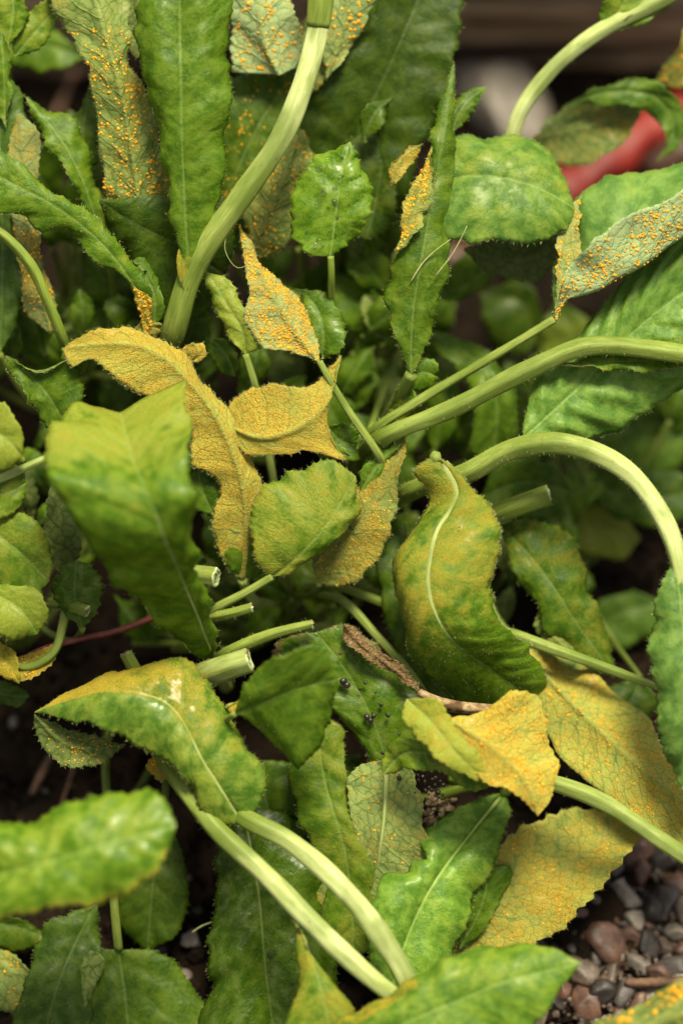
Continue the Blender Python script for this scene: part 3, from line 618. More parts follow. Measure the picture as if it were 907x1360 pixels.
# --- plant spreading to the right
RIGHT = Plant('bellflower_plant', 470, 640, 'bellflower plant whose long stalks reach right to a folded orange-dotted leaf', 'plant', GRP)
rc = (478, 612, -90)
stem(RIGHT, [RIGHT.px, (470, 615, -150), (500, 585, -25), (600, 543, 0), (700, 492, 12), (775, 461, 18), (850, 463, 22), (907, 471, 26), (970, 480, 30)], [10, 11, 11, 11.5, 12, 13, 12.5, 12, 12], yel=[.1, .15, .2, .3, .35, .35, .3, .25, .2], rust=[.2, .2, .35, .3, .3, .25, .2, .2, .2], hair=240, label='thick downy stem running right')
leaf(RIGHT, [(742, 482), (800, 482), (860, 478), (935, 452)], [(790, 474), (860, 462), (905, 448)], [(790, 490), (850, 494), (915, 484)], [14, 10, 6, 4], da=-8, db=8, rt=.3, y=.2, edge_brown=.5, n=60, nu=14, name='bract', hair=70)
leaf(RIGHT, [(734, 428), (752, 402), (806, 378), (870, 338), (960, 270)], [(746, 385), (768, 340), (826, 290), (880, 266), (960, 238)], [(735, 385), (744, 325), (772, 258), (800, 238), (858, 228), (960, 226)], [6, 16, 22, 18, 10], da=[10, 24, 24, 20], db=[-20, -70, -80, -70], side='top', pside='under', soft=.35, ru=.36, blue=.7, y=.16, rt=.0, val=1.3, pust=620, prange=(0, 1, 0, .56), hair=140, wave=3, psize=(1.4, 2.6), tooth=2, edge_brown=.1, label='folded leaf with orange-dotted pale underside')
leaf(RIGHT, [(735, 420), (744, 370), (752, 320), (772, 258)], [(737, 370), (745, 300)], [(758, 380), (768, 335), (768, 292)], [10, 0, -18, -40], side='under', ru=.5, blue=.3, y=.4, pust=90, n=60, nu=14, hair=30, name='curled_leaf_margin')
stem(RIGHT, [(736, 424, 8), (700, 446, 6), (640, 482, -2), (560, 530, -10), (490, 580, -40), rc, RIGHT.px], [5.5, 6, 6, 6.5, 7, 7, 8], name='leaf_stalk', yel=.3, rust=.3, hair=90)
leaf(RIGHT, [(590, 238), (650, 234), (700, 244), (763, 278)], [(596, 188), (620, 179), (645, 185), (672, 179), (705, 186), (730, 202), (750, 232), (757, 258)], [(592, 312), (625, 323), (660, 317), (690, 323), (720, 320), (750, 303), (760, 288)], [-30, -14, -16, -30], da=[-24, -40, -44, -30], db=[0, 10, 14, 4], rt=.25, y=.35, blue=.45, val=1.15, wet=.15, hair=180, wave=2, rough=2.5, label='broad flat leaf with a pale raised midrib')
leaf(RIGHT, [(615, 330), (680, 345), (745, 322)], [(660, 318), (720, 312)], [(650, 362), (715, 372)], [-90, -85, -80], side='under', ru=.12, val=.5, n=60, nu=16)
leaf(RIGHT, [(575, 392), (620, 378), (665, 338)], [(600, 352), (640, 335)], [(610, 398), (652, 370)], [-190, -180, -180], val=.95, y=.25, n=50, nu=14, pet=[(540, 450, -240), rc, RIGHT.px])
leaf(RIGHT, [(570, 440), (600, 455), (645, 495), (660, 545), (652, 608)], [(605, 444), (660, 480), (685, 540), (676, 596)], [(585, 470), (620, 505), (632, 550), (628, 606)], [-170, -150, -135, -135, -150], da=-6, db=6, rt=.15, val=.85, y=.15, n=80, nu=18, hair=60, pet=[(540, 470, -220), rc, RIGHT.px])
leaf(RIGHT, [(425, 484), (392, 440), (352, 375), (317, 298)], [(402, 470), (352, 458), (326, 420), (332, 385), (324, 335)], [(424, 455), (412, 420), (384, 388), (345, 345)], [8, 16, 14, 2], da=[0, 6, 4, 0], db=[-8, -22, -20, -6], side='under', ru=.62, blue=.5, y=.4, pust=760, psize=(1.2, 2.3), hair=200, val=1.1, wave=2, tooth=2.5, label='pointed pale leaf crowded with orange rust pustules')
stem(RIGHT, [(424, 480, 8), (440, 508, 6), (462, 545, 0), (504, 607, -14), (520, 660, -150), (490, 660, RIGHT.px[2])], [4, 5, 5.5, 6, 6, 6], name='leaf_stalk', yel=.35, rust=.1, hair=90)
leaf(RIGHT, [(428, 478), (430, 440), (418, 405), (392, 383)], [(420, 450), (405, 410)], [(452, 468), (456, 435), (436, 396)], [-14, -10, -14, -24], da=-5, db=6, rt=.08, y=.1, val=.9, wet=.3, n=70, nu=18, hair=60, tooth=4, ntooth=15)
leaf(RIGHT, [(470, 590), (452, 585), (436, 566)], [(478, 570), (455, 560)], [(475, 612), (450, 610), (432, 590)], [-30, -26, -24], val=.85, wet=.4, n=40, nu=12, hair=20)
leaf(RIGHT, [(582, 500), (560, 495), (540, 510)], [(575, 478), (550, 480)], [(578, 515), (555, 518)], [-30, -22, -26], val=.95, n=40, nu=12, hair=30)

# --- arching stem on the right
ARCH = Plant('bellflower_shoot', 520, 690, 'bellflower shoot arching over to the right with a blue-green ribbed leaf', 'plant', GRP)
stem(ARCH, [ARCH.px, (515, 672, -150), (545, 652, -40), (620, 628, 0), (680, 597, 18), (735, 589, 28), (790, 602, 38), (838, 632, 46), (875, 680, 54), (898, 735, 60), (906, 800, 62)], [12, 12, 12, 13, 14, 14, 14, 13.5, 13, 12.5, 9], yel=[.1, .15, .2, .25, .3, .3, .45, .7, .85, .8, .5], rust=[.2, .2, .25, .3, .3, .35, .3, .2, .1, .1, .1], hair=420, label='thick arching downy stem')
leaf(ARCH, [(694, 582), (760, 522), (842, 440), (960, 350)], [(700, 530), (726, 482), (772, 440), (842, 355), (960, 270)], [(740, 588), (800, 580), (860, 545), (960, 470)], [8, -10, -22, -30], da=[-14, -30, -34, -30], db=[-6, -14, -20, -20], rt=.12, y=.15, blue=.5, val=1.3, quilt=3.5, hair=420, wave=2, tooth=2.5, bulge=.16, label='broad blue-green leaf with deep side veins')
leaf(ARCH, [(897, 742), (903, 800), (912, 900), (920, 990), (922, 1070)], [(876, 778), (864, 840), (868, 920), (882, 1000), (900, 1045)], [(930, 790), (965, 880), (970, 980)], [64, 84, 92, 86, 74], da=[-6, -16, -18, -14], db=-20, rt=.2, y=.2, blue=.65, val=1.15, hair=200, tooth=4.5, ntooth=15, label='hanging blue-green leaf with scalloped edge')

# --- central clump
MID = Plant('bellflower_plant', 380, 830, 'bellflower plant of ochre powdery leaves and cut hollow stems', 'plant', GRP)
mc = (385, 790, -160)
leaf(MID, [(322, 770), (328, 700), (312, 610), (262, 520), (190, 462), (84, 463)], [(342, 720), (347, 655), (328, 592), (292, 535), (240, 468), (180, 436), (120, 441)], [(298, 745), (283, 695), (291, 640), (256, 612), (246, 562), (190, 530), (150, 497), (120, 476), (98, 484)], [-40, -4, 14, 22, 22, 8], da=[-10, -18, -20, -16, -10], db=[-4, -6, -10, -6, 0], side='under', ru=.66, rt=.5, y=.95, val=1.12, hair=900, wave=3, tooth=4, rough=3, midw=1.3, notch=[(2, .50, .03, 6), (2, .70, .04, 8)], edge_brown=.05, pet=[(340, 800, -90), mc, MID.px], petr=7, label='long curved leaf thickly powdered with ochre rust')
leaf(MID, [(296, 560), (350, 582), (410, 560), (438, 530), (453, 472)], [(310, 532), (352, 512), (400, 514), (425, 502)], [(312, 598), (360, 604), (415, 600), (455, 608), (436, 560)], [-6, 14, 20, 14, 4], da=[-6, -10, -6, 0], db=[0, -4, -10, -4], side='under', ru=.68, y=.95, val=1.05, hair=420, wave=2, tooth=2, midw=1.6, rough=3, pet=[(280, 600, -80), mc, MID.px], label='tan powdery leaf with upturned point')
leaf(MID, [(412, 592), (440, 600), (466, 606)], [(430, 585), (452, 592)], [(425, 608), (450, 613)], [0, 4, 2], val=.95, y=.4, n=40, nu=12, hair=30, name='curled_leaf_margin')
leaf(MID, [(326, 470), (322, 440), (302, 405), (274, 360)], [(308, 452), (296, 428), (280, 402)], [(352, 458), (356, 432), (330, 412), (302, 376)], [4, 12, 10, 0], da=[0, -6, -4], db=[0, 4, -10], rt=.25, y=.75, val=1.05, hair=90, n=80, nu=20, tooth=2.5, pet=[(338, 510, -6), (350, 570, -70), mc, MID.px], petr=5, label='yellowing leaf with a bent tip')
leaf(MID, [(300, 440), (312, 420), (330, 418)], [(300, 424), (318, 410)], [(312, 440), (328, 430)], [-30, -26, -26], val=.7, n=40, nu=12)
leaf(MID, [(362, 766), (400, 735), (440, 690), (472, 632)], [(342, 750), (334, 708), (338, 668), (350, 645), (366, 640), (373, 627), (402, 624), (412, 617), (438, 611), (458, 622)], [(392, 756), (432, 728), (466, 690), (478, 655)], [6, 20, 22, 10], da=[0, -6, -10, -6], db=[-4, -16, -20, -10], rt=.42, y=.62, val=.98, hair=260, wave=3, tooth=3, edge_brown=.34, notch=[(1, .62, .04, 7)], pet=[(330, 785, 0), (285, 808, -14), (240, 830, -60), MID.px], petr=5.5, label='yellow-green leaf with ragged brown-rimmed edge')
leaf(MID, [(424, 775), (470, 712), (506, 650), (539, 575)], [(412, 750), (446, 695), (482, 640), (518, 598)], [(462, 776), (498, 742), (520, 690), (532, 630)], [-50, -16, -10, -12], da=-14, db=[4, 8, 6], side='under', ru=.56, y=.6, val=.82, hair=260, pust=220, psize=(.9, 1.6), wave=3, tooth=3, midw=.3, pet=[(410, 790, -110), mc, MID.px], label='pointed leaf with rusty grained underside')
leaf(MID, [(478, 655), (496, 625), (536, 582)], [(480, 632), (505, 602)], [(490, 648), (520, 606)], [-20, -16, -13], val=1.0, n=50, nu=12, name='curled_leaf_margin', hair=40)
stem(MID, [(225, 925, -110), (270, 898, -10), (300, 887, 14), (331, 877, 24)], [20, 19, 17.5, 16.5], yel=[.2, .4, .6, .6], rust=[.5, .55, .45, .2], cut=True, ns=20, hair=60, name='cut_stem', label='stubby yellow cut stem with hollow end')
stem(MID, [(220, 765, -100), (255, 764, 0), (287, 767, 22)], [15, 15, 14], yel=[.2, .4, .5], rust=.4, cut=True, ns=20, hair=40, name='cut_stem')
stem(MID, [(250, 822, -60), (300, 816, -4), (334, 807, 8)], [6, 7, 6], yel=.25, rust=.15, cut=True, hair=50, name='cut_stem')
stem(MID, [(270, 888, -100), (305, 866, -20), (350, 846, -6), (414, 829, 2)], [7, 8, 7.5, 5.5], yel=.25, rust=.15, cut=True, hair=70, name='cut_stem')
stem(MID, [(600, 712, -160), (650, 686, -70), (728, 658, -50)], [13, 14, 14], yel=.2, rust=.3, cut=True, hair=60, name='cut_stem')
stem(MID, [(190, 930, -80), (182, 895, -10), (168, 868, 0)], [9, 9, 8], yel=.15, rust=.35, cut=True, hair=50, name='cut_stem')
stem(MID, [mc, (450, 795, -80), (500, 845, -60), (560, 918, -45), (575, 950, -80)], [6, 6, 6, 6, 6], yel=.35, rust=.25, name='leaf_stalk', hair=40)
stem(MID, [mc, (440, 778, -90), (512, 802, -90), (590, 830, -120)], [6, 6, 6, 5], yel=.25, rust=.2, name='leaf_stalk')

leaf(MID, [(338, 770), (350, 735), (345, 690)], [(352, 760), (362, 725)], [(318, 770), (305, 735), (318, 705)], [-40, -24, -30], val=.85, y=.15, rt=.2, n=50, nu=16, hair=80)
leaf(MID, [(290, 690), (272, 660), (262, 618)], [(298, 665), (292, 635)], [(262, 680), (252, 645)], [-24, -14, -12], val=.8, y=.1, n=50, nu=14, hair=30)
leaf(MID, [(250, 480), (262, 468), (256, 455)], [(240, 474), (246, 458)], [(272, 470), (266, 456)], [-20, -10, -10], side='under', ru=.8, y=.7, n=36, nu=12, hair=40)
leaf(MID, [(180, 455), (195, 432), (215, 430)], [(176, 440), (195, 424)], [(198, 450), (216, 442)], [-30, -20, -20], side='under', ru=.6, y=.5, n=36, nu=12, hair=40)
leaf(MID, [(280, 450), (300, 470), (312, 500)], [(300, 452), (318, 480)], [(280, 470), (296, 496)], [-60, -50, -54], val=.9, n=40, nu=12)
leaf(RIGHT, [(500, 590), (535, 540), (545, 500)], [(515, 548), (532, 512)], [(532, 572), (552, 530)], [-60, -36, -24], rt=.4, y=.4, val=.9, n=50, nu=14, hair=40)

# --- hero leaf right of centre and its neighbours
HERO = Plant('bellflower_plant', 620, 800, 'bellflower plant with a twisted yellow-dusted leaf drooping over a net-veined orange leaf', 'plant', GRP)
hc = (630, 760, -200)
leaf(HERO, [(578, 606), (606, 650), (577, 712), (570, 785), (596, 846), (655, 892), (728, 938)], [(600, 618), (634, 652), (661, 705), (655, 768), (664, 826), (708, 868)], [(553, 622), (566, 666), (546, 714), (521, 752), (531, 812), (556, 882), (606, 925), (682, 940)], [34, 40, 56, 70, 62, -10, -90], da=[-4, -14, -20, -22, -14, -4], db=[-10, -34, -44, -46, -44, -20], rt=.52, y=.66, val=1.0, ribtube=7.5, hair=1100, wave=3, tooth=3, midw=1.6, bulge=.12, rough=3, edge_brown=.08, notch=[(1, .52, .03, 7), (1, .6, .02, 5)], rfun=lambda t, u: np.where(t < .58, 1.0, np.clip(1 - (t - .58) * 5, .15, 1)), yfun=lambda t, u: np.clip(1 - (t - .50) * 6, .1, 1), pet=[(585, 630, -40), (610, 700, -150), HERO.px], petr=7, label='twisted yellow-dusted leaf with a green drooping tip')
leaf(HERO, [(664, 698), (706, 742), (762, 822), (815, 898)], [(700, 688), (744, 704), (770, 745), (790, 800), (815, 868)], [(676, 740), (702, 790), (730, 845), (785, 888)], [-90, -62, -60, -80], da=[-10, -18, -12], db=[-4, -4, -6], rt=.42, y=.25, val=.72, hair=160, n=90, nu=22, edge_brown=.05, pet=[(640, 700, -130), hc, HERO.px])
leaf(HERO, [(716, 795), (735, 845), (795, 888)], [(728, 822), (764, 862)], [(712, 836), (748, 884)], [-70, -66, -74], side='under', ru=.45, y=.4, val=.8, n=50, nu=14)
stem(HERO, [hc, (650, 830, -90), (692, 847, -46), (770, 875, -42), (866, 910, -40), (900, 922, -50)], [6, 7, 8, 7.5, 6, 3], yel=.35, rust=.25, name='leaf_stalk', hair=80)
leaf(HERO, [(690, 862), (760, 935), (850, 1020), (960, 1110)], [(735, 866), (792, 902), (850, 945), (905, 1018), (965, 1060)], [(712, 925), (742, 1005), (800, 1052), (870, 1102), (955, 1150)], [-90, -46, -10, 20], da=[-20, -34, -30], db=[-2, 4, 10], side='under', ru=.52, y=.8, val=1.08, pust=420, psize=(1.2, 2.3), hair=120, wave=3, tooth=2, midw=1.5, pet=[(660, 820, -130), hc, HERO.px], label='net-veined yellow leaf blotched with orange')
leaf(HERO, [(535, 690), (540, 790), (556, 870), (600, 935)], [(560, 740), (590, 840), (612, 900)], [(505, 740), (512, 820), (545, 900)], [-110, -80, -75, -70], rt=.3, y=.25, val=.65, hair=60, n=70, nu=18, edge_brown=.2)
leaf(HERO, [(520, 690), (510, 725), (480, 760)], [(552, 685), (540, 725), (515, 758)], [(500, 690), (485, 725)], [-150, -140, -150], val=.8, y=.35, n=50, nu=14, edge_brown=.15)

# --- damaged leaves below the centre
LOW = Plant('bellflower_plant', 480, 1090, 'bellflower plant with a chewed brown-edged leaf and dark speckled droppings', 'plant', GRP)
leaf(LOW, [(520, 1045), (498, 965), (462, 895), (420, 840)], [(475, 985), (432, 930), (362, 885), (372, 852)], [(552, 1000), (572, 930), (540, 892), (492, 852), (460, 831)], [-40, -22, -18, -24], da=[-8, -6, -4], db=[-6, -10, -6], rt=.06, y=.12, val=.8, wet=.7, hair=220, brown=.28, edge_brown=.25, wave=5, rough=5, pet=[(530, 1080, -90), LOW.px], label='dark wet leaf with chewed brown edge')
leaf(LOW, [(458, 828), (480, 856), (520, 886), (562, 922)], [(470, 832), (502, 862), (540, 888)], [(456, 842), (492, 878), (530, 902)], [-4, 2, 4, 2], side='under', ru=.3, brown=.85, y=.5, rough=4, wave=6, n=70, nu=14, name='dried_leaf_margin', label='shrivelled tan leaf margin', hair=90)
stem(LOW, [(556, 920, 6), (590, 936, 14), (640, 942, 14), (690, 940, 6)], [5, 7, 6, 4], mat=DRYTAN, name='dried_leaf_margin', ridge=.25, ns=9)
leaf(LOW, [(420, 945), (430, 1030), (458, 1130), (470, 1275)], [(448, 958), (458, 1030), (486, 1122), (500, 1250)], [(388, 985), (394, 1070), (428, 1160), (444, 1260)], [-30, -18, -20, -40], da=[-4, -8], db=[-4, -10], rt=.35, y=.5, val=.85, hair=220, edge_brown=.22, brown=.12, label='yellow-edged narrow leaf with brown blotches')
leaf(LOW, [(512, 1008), (510, 1080), (492, 1200)], [(545, 1025), (562, 1095), (580, 1142), (525, 1178)], [(462, 1030), (466, 1080), (480, 1140)], [-22, -14, -30], side='under', ru=.42, y=.35, val=1.0, blue=.1, pust=90, psize=(1.1, 2.0), hair=60, midw=1.8, ribtube=3.4, tooth=2, wave=2, label='net-veined pale leaf underside with a strong midrib')
leaf(LOW, [(440, 1110), (455, 1190), (470, 1275)], [(490, 1150), (500, 1230)], [(415, 1150), (430, 1230)], [-40, -38, -45], side='under', ru=.42, y=.3, val=.8, pust=60, n=60, nu=18)
leaf(LOW, [(670, 1052), (624, 1108), (574, 1176), (536, 1260), (512, 1345)], [(640, 1060), (600, 1078), (556, 1108), (566, 1140), (522, 1152), (490, 1215), (494, 1300)], [(676, 1075), (668, 1116), (644, 1172), (620, 1226), (600, 1270), (560, 1330)], [-60, -16, 14, 36, 34], da=[-4, -4, -8, -8], db=[-6, -20, -26, -16], rt=.04, y=.2, blue=.3, val=1.45, wet=.25, hair=300, midw=2.2, ribtube=3.0, bulge=.22, tooth=3, notch=[(1, .46, .03, 16)], pet=[(690, 1030, -30), (640, 1040, -120), LOW.px], petr=7, label='clean bright green leaf with a double-grooved midrib')
leaf(LOW, [(650, 1150), (640, 1200), (610, 1260)], [(672, 1150), (660, 1200), (630, 1250)], [(630, 1170), (615, 1220)], [-34, -34, -40], val=.8, n=50, nu=14, hair=40)
leaf(LOW, [(592, 1278), (660, 1208), (752, 1148), (856, 1088)], [(618, 1190), (672, 1112), (760, 1076)], [(646, 1266), (700, 1260), (758, 1220), (802, 1172), (846, 1118)], [-60, -40, -46, -70], da=[6, 0, -8], db=[22, 34, 22], soft=.25, side='under', ru=.58, y=.75, val=.92, pust=260, psize=(1.0, 1.9), hair=120, tooth=6, ntooth=20, wave=2, midw=.8, label='rusty net-veined leaf with scalloped rim over the gravel')
# yellow shrivelled leaf in front
leaf(LOW, [(592, 955), (640, 985), (690, 1030), (714, 1084)], [(640, 945), (704, 920), (730, 970), (739, 1035)], [(605, 990), (640, 1034), (685, 1054)], [80, 96, 96, 84], da=[-10, -24, -10], db=[0, 4, 0], side='under', ru=.72, y=1.0, val=1.15, pust=150, psize=(1.6, 3.0), edge_brown=.1, tooth=3, label='yellow blurred leaf with orange rust, tip down')
leaf(LOW, [(540, 928), (575, 962), (610, 1005), (648, 1038)], [(580, 930), (606, 970), (640, 1012)], [(535, 948), (562, 985), (600, 1024)], [66, 90, 100, 92], rt=.5, y=1.0, val=1.1, edge_brown=.35, brown=.08, n=70, nu=18, label='curled yellow strap of leaf with brown ends')
leaf(LOW, [(508, 1030), (540, 1000), (590, 1006), (660, 1042)], [(512, 1000), (545, 982), (595, 988)], [(530, 1022), (575, 1022), (630, 1048)], [40, 62, 74, 66], val=1.0, y=.55, rt=.2, n=60, nu=16)
stem(LOW, [(600, 1035, -60), (660, 1030, 0), (740, 1042, 34), (800, 1066, 42), (870, 1112, 48), (960, 1172, 50)], [9, 10, 11, 11, 11, 11], yel=[.2, .3, .35, .45, .5, .5], rust=.08, hair=70, label='smooth pale stalk crossing the orange-blotched leaf')
# blurred dark leaf in front of the cut stems
leaf(LOW, [(312, 948), (372, 924), (448, 902)], [(328, 900), (380, 866), (425, 856)], [(345, 968), (398, 1015), (428, 985), (444, 930)], [80, 112, 118], da=[0, 22, 14], db=[-14, -30, -10], soft=.25, rt=.1, y=.15, val=.85, hair=60, pet=[(270, 990, -40), (300, 1040, -160), (330, 1060, gd(330, 1060))], label='folded dark green leaf beside the stubby cut stem')
leaf(LOW, [(300, 940), (318, 934), (330, 936)], [(308, 930), (324, 930)], [(308, 944), (322, 941)], [50, 54, 56], rt=1.0, y=.8, n=30, nu=10, name='curled_leaf_margin', wave=1)

# --- drooping lower stems
DRO1 = Plant('bellflower_shoot', 205, 985, 'drooping bellflower shoot of the straighter pale stem, a blurred yellow leaflet on it', 'plant', GRP)
stem(DRO1, [DRO1.px, (205, 985, -120), (232, 1030, 20), (288, 1103, 70), (350, 1160, 88), (410, 1222, 100), (470, 1280, 108), (530, 1330, 112)], [11, 11, 11, 13, 13.5, 14, 13, 12], yel=[.1, .15, .2, .4, .75, .9, .8, .5], rust=.12, hair=60)
leaf(DRO1, [(388, 1212), (420, 1290), (445, 1420)], [(410, 1270), (452, 1312), (480, 1400)], [(398, 1270), (392, 1320), (380, 1410)], [98, 116, 120], da=-10, db=-6, rt=.45, y=.6, val=1.0, n=70, nu=18, label='blurred yellow-orange leaflet')
DRO2 = Plant('bellflower_shoot', 285, 1030, 'drooping bellflower shoot of the more curved pale stem under the orange-dusted leaf', 'plant', GRP)
stem(DRO2, [DRO2.px, (285, 1040, -80), (320, 1084, 52), (380, 1116, 76), (440, 1165, 90), (490, 1222, 98), (528, 1280, 100), (560, 1350, 100)], [11, 11, 12, 13.5, 14, 14, 14, 13], yel=[.1, .2, .3, .6, .85, .9, .85, .5], rust=.12, hair=60)
leaf(DRO2, [(322, 1094), (275, 1020), (212, 928), (140, 918), (46, 946)], [(352, 1050), (328, 990), (288, 925), (242, 878), (165, 886), (105, 914)], [(285, 1092), (238, 1024), (172, 986), (122, 960), (75, 952)], [56, 84, 78, 60, 36], da=[-10, -30, -40, -40, -16], db=[-6, -10, -4, 6, 4], rt=.5, y=.5, val=1.05, wet=.5, hair=260, midw=1.4, ribtube=2.8, tooth=4, blue=.25, label='large glossy leaf dusted with orange toward its tip', rfun=lambda t, u: np.where(u < .1, .5 + t * 1.2, .35 + .3 * t))
leaf(DRO2, [(46, 948), (100, 992), (168, 988)], [(80, 962), (130, 976)], [(52, 985), (95, 1018), (145, 1008)], [30, 18, 10], side='under', ru=.4, val=.6, pust=70, psize=(1.0, 1.7), n=60, nu=16, hair=60)

# --- lower left leaves
SW = Plant('bellflower_plant', 150, 1120, 'bellflower plant of dark stalked leaves low over the bare soil with one blurred bright leaf', 'plant', GRP)
leaf(SW, [(-70, 1172), (40, 1152), (140, 1122), (234, 1096)], [(-70, 1096), (50, 1086), (125, 1060), (206, 1052)], [(-70, 1222), (60, 1208), (150, 1196), (204, 1164)], [200, 226, 232, 222], da=[-20, -44, -30], db=[6, 4, 2], rt=.22, y=.38, val=1.15, wet=.5, hair=120, tooth=5, ntooth=17, edge_brown=.0, label='large blurred bright green leaf with orange lower rim', rfun=lambda t, u: np.where(u > .90, 2.6, 1.0))
leaf(SW, [(216, 1088), (204, 1170), (196, 1262)], [(234, 1120), (245, 1212), (226, 1250)], [(178, 1130), (158, 1190), (164, 1240)], [-90, -70, -80], da=-6, db=-6, rt=.1, val=.45, n=70, nu=20, hair=40, pet=[(220, 1040, -60), (216, 1010, -130), SW.px], petr=5)
leaf(SW, [(216, 1040), (210, 1022), (206, 1000)], [(200, 1030), (198, 1012)], [(222, 1030), (220, 1010)], [-30, -24, -24], side='under', ru=.8, y=.4, pust=30, n=30, nu=12)
leaf(SW, [(158, 1262), (166, 1320), (174, 1420)], [(205, 1262), (250, 1300), (282, 1400)], [(132, 1262), (110, 1310), (104, 1400)], [-50, -40, -40], da=-8, db=-4, rt=.15, val=.62, y=.1, hair=140, edge_brown=.12, pet=[(152, 1200, -50), (146, 1100, -70), (140, 1010, -120), (145, 970, gd(145, 970))], petr=5.5, label='dark leaf hanging on a straight slender stalk')
leaf(SW, [(122, 1262), (116, 1295), (112, 1340)], [(136, 1270), (130, 1310)], [(112, 1272), (104, 1310)], [-34, -30, -30], side='under', ru=.1, val=.8, n=40, nu=12, name='curled_leaf_margin')
leaf(SW, [(128, 1200), (84, 1290), (50, 1420)], [(134, 1225), (128, 1290), (105, 1390)], [(70, 1225), (36, 1300), (22, 1400)], [-60, -30, -24], da=-6, db=-4, rt=.06, val=.55, blue=.2, hair=160, wet=.2)
leaf(SW, [(-30, 1260), (14, 1290), (38, 1340)], [(20, 1268), (42, 1300)], [(-20, 1330), (10, 1345)], [-60, -50, -60], side='under', ru=.4, y=.35, brown=.15, pust=30, n=40, nu=12)
leaf(SW, [(-30, 1225), (20, 1230), (60, 1245)], [(10, 1215), (45, 1228)], [(10, 1262), (40, 1262)], [-80, -70, -75], val=.6, rt=.3, n=40, nu=12)

# --- wet dark leaf at the bottom
WETP = Plant('bellflower_plant', 330, 1130, 'bellflower plant with one long dark wet leaf between bare soil and the pale stems', 'plant', GRP)
leaf(WETP, [(322, 1070), (344, 1190), (352, 1280), (372, 1420)], [(380, 1080), (428, 1180), (445, 1290), (440, 1410)], [(298, 1110), (285, 1200), (277, 1300), (268, 1410)], [-60, -26, -20, -10], da=[-8, -14, -16], db=[-4, -8, -8], rt=.16, val=.55, y=.08, wet=.9, hair=260, midw=2.2, ribtube=2.6, bulge=.16, drops=20, notch=[(2, .58, .02, 7)], edge_brown=.06, pet=[(315, 1040, -120), (325, 1090, gd(325, 1090))])
leaf(WETP, [(350, 1010), (352, 1060), (380, 1120)], [(385, 1015), (400, 1070)], [(330, 1030), (335, 1080)], [-70, -64, -70], val=.55, rt=.25, n=50, nu=14, brown=.1)

# --- bottom right front leaves
SE = Plant('bellflower_plant', 560, 1395, 'bellflower plant at the gravel with a blurred clean pointed leaf and orange-rimmed leaf', 'plant', GRP)
leaf(SE, [(430, 1415), (570, 1345), (680, 1302), (772, 1279)], [(455, 1355), (535, 1308), (600, 1272), (650, 1254), (712, 1254)], [(560, 1440), (690, 1392), (735, 1325)], [130, 158, 160, 146], da=[-16, -34, -24], db=[0, 6, 0], rt=.12, y=.3, val=1.15, blue=.15, hair=60, tooth=2, wave=3, rfun=lambda t, u: np.where((u < -.5) & (t < .45), 5.0, 1.0), pet=[(420, 1440, 60), (480, 1450, -20)], label='blurred bright pointed leaf over the gravel edge')
leaf(SE, [(740, 1430), (840, 1372), (965, 1330)], [(780, 1366), (850, 1330), (960, 1292)], [(790, 1450), (960, 1420)], [170, 186, 190], da=[-4, -8, -6], db=-10, soft=.2, side='under', ru=.35, y=.5, val=.9, pust=120, psize=(3.0, 5.0), prange=(0, 1, 0, .30), n=80, nu=20, label='orange-rimmed leaf at the gravel corner')

# --- big blurred hood leaf in front on the left
HOOD = Plant('bellflower_shoot', 300, 905, 'bellflower shoot of the big hooded leaf bent over in front of the ochre leaf', 'plant', GRP)
leaf(HOOD, [(290, 890), (266, 825), (240, 765), (216, 705), (196, 655), (178, 612), (168, 580), (160, 547)], [(290, 889), (286, 835), (264, 755), (256, 680), (254, 620), (252, 570), (247, 505)], [(290, 889), (225, 838), (160, 778), (110, 712), (68, 645), (60, 600), (68, 566), (106, 533)], [-50, 30, 102, 162, 206, 214, 158, 60], da=[0, -8, -10, -4, -10, -10], db=[0, -14, -24, -16, -12, -10], open_=True, rt=.34, y=.85, val=1.05, wet=.3, hair=220, tooth=4, bulge=.08, wave=6, rough=5, ribtube=2.2, edge_brown=.06, rfun=lambda t, u: .3 + t * .9, yfun=lambda t, u: np.clip((t - .62) * 4, .12, 1), pet=[(296, 905, -70), HOOD.px], petr=8, label='big hooded leaf bent over at the top')  # yfun yellows the upper third: blotchy yellowing plus the ridge highlight put into colour

# --- left edge plants
WEST = Plant('violet_plant', 30, 860, 'leafy plant of rounded yellow-green leaves beside the hooded leaf', 'plant')
wc = (25, 820, -120)
leaf(WEST, [(-30, 690), (10, 720), (66, 772)], [(10, 672), (48, 690), (68, 740)], [(-30, 740), (5, 782), (45, 790)], [30, 44, 36], rt=.3, y=.5, val=.9, n=70, nu=20, hair=80, tooth=2, label='rounded yellow-green leaf')
leaf(WEST, [(-30, 785), (15, 800), (50, 842)], [(20, 772), (58, 790), (64, 815)], [(-30, 830), (5, 848), (30, 850)], [34, 46, 40], rt=.15, y=.7, val=1.05, n=70, nu=20, tooth=2, hair=60)
leaf(WEST, [(-30, 560), (5, 580), (34, 612)], [(0, 535), (30, 572)], [(-20, 610), (10, 625)], [70, 84, 78], rt=.25, y=.8, val=1.05, n=50, nu=16)
leaf(WEST, [(-30, 660), (10, 655), (36, 640)], [(-10, 622), (24, 620)], [(-10, 690), (28, 676)], [40, 48, 44], rt=.3, y=.5, val=.9, n=50, nu=16)
stem(WEST, [(-30, 648, 60), (14, 630, 58), (62, 608, 40), (80, 600, 10)], [5, 5.5, 5, 4], yel=.6, rust=.05, name='leaf_stalk')
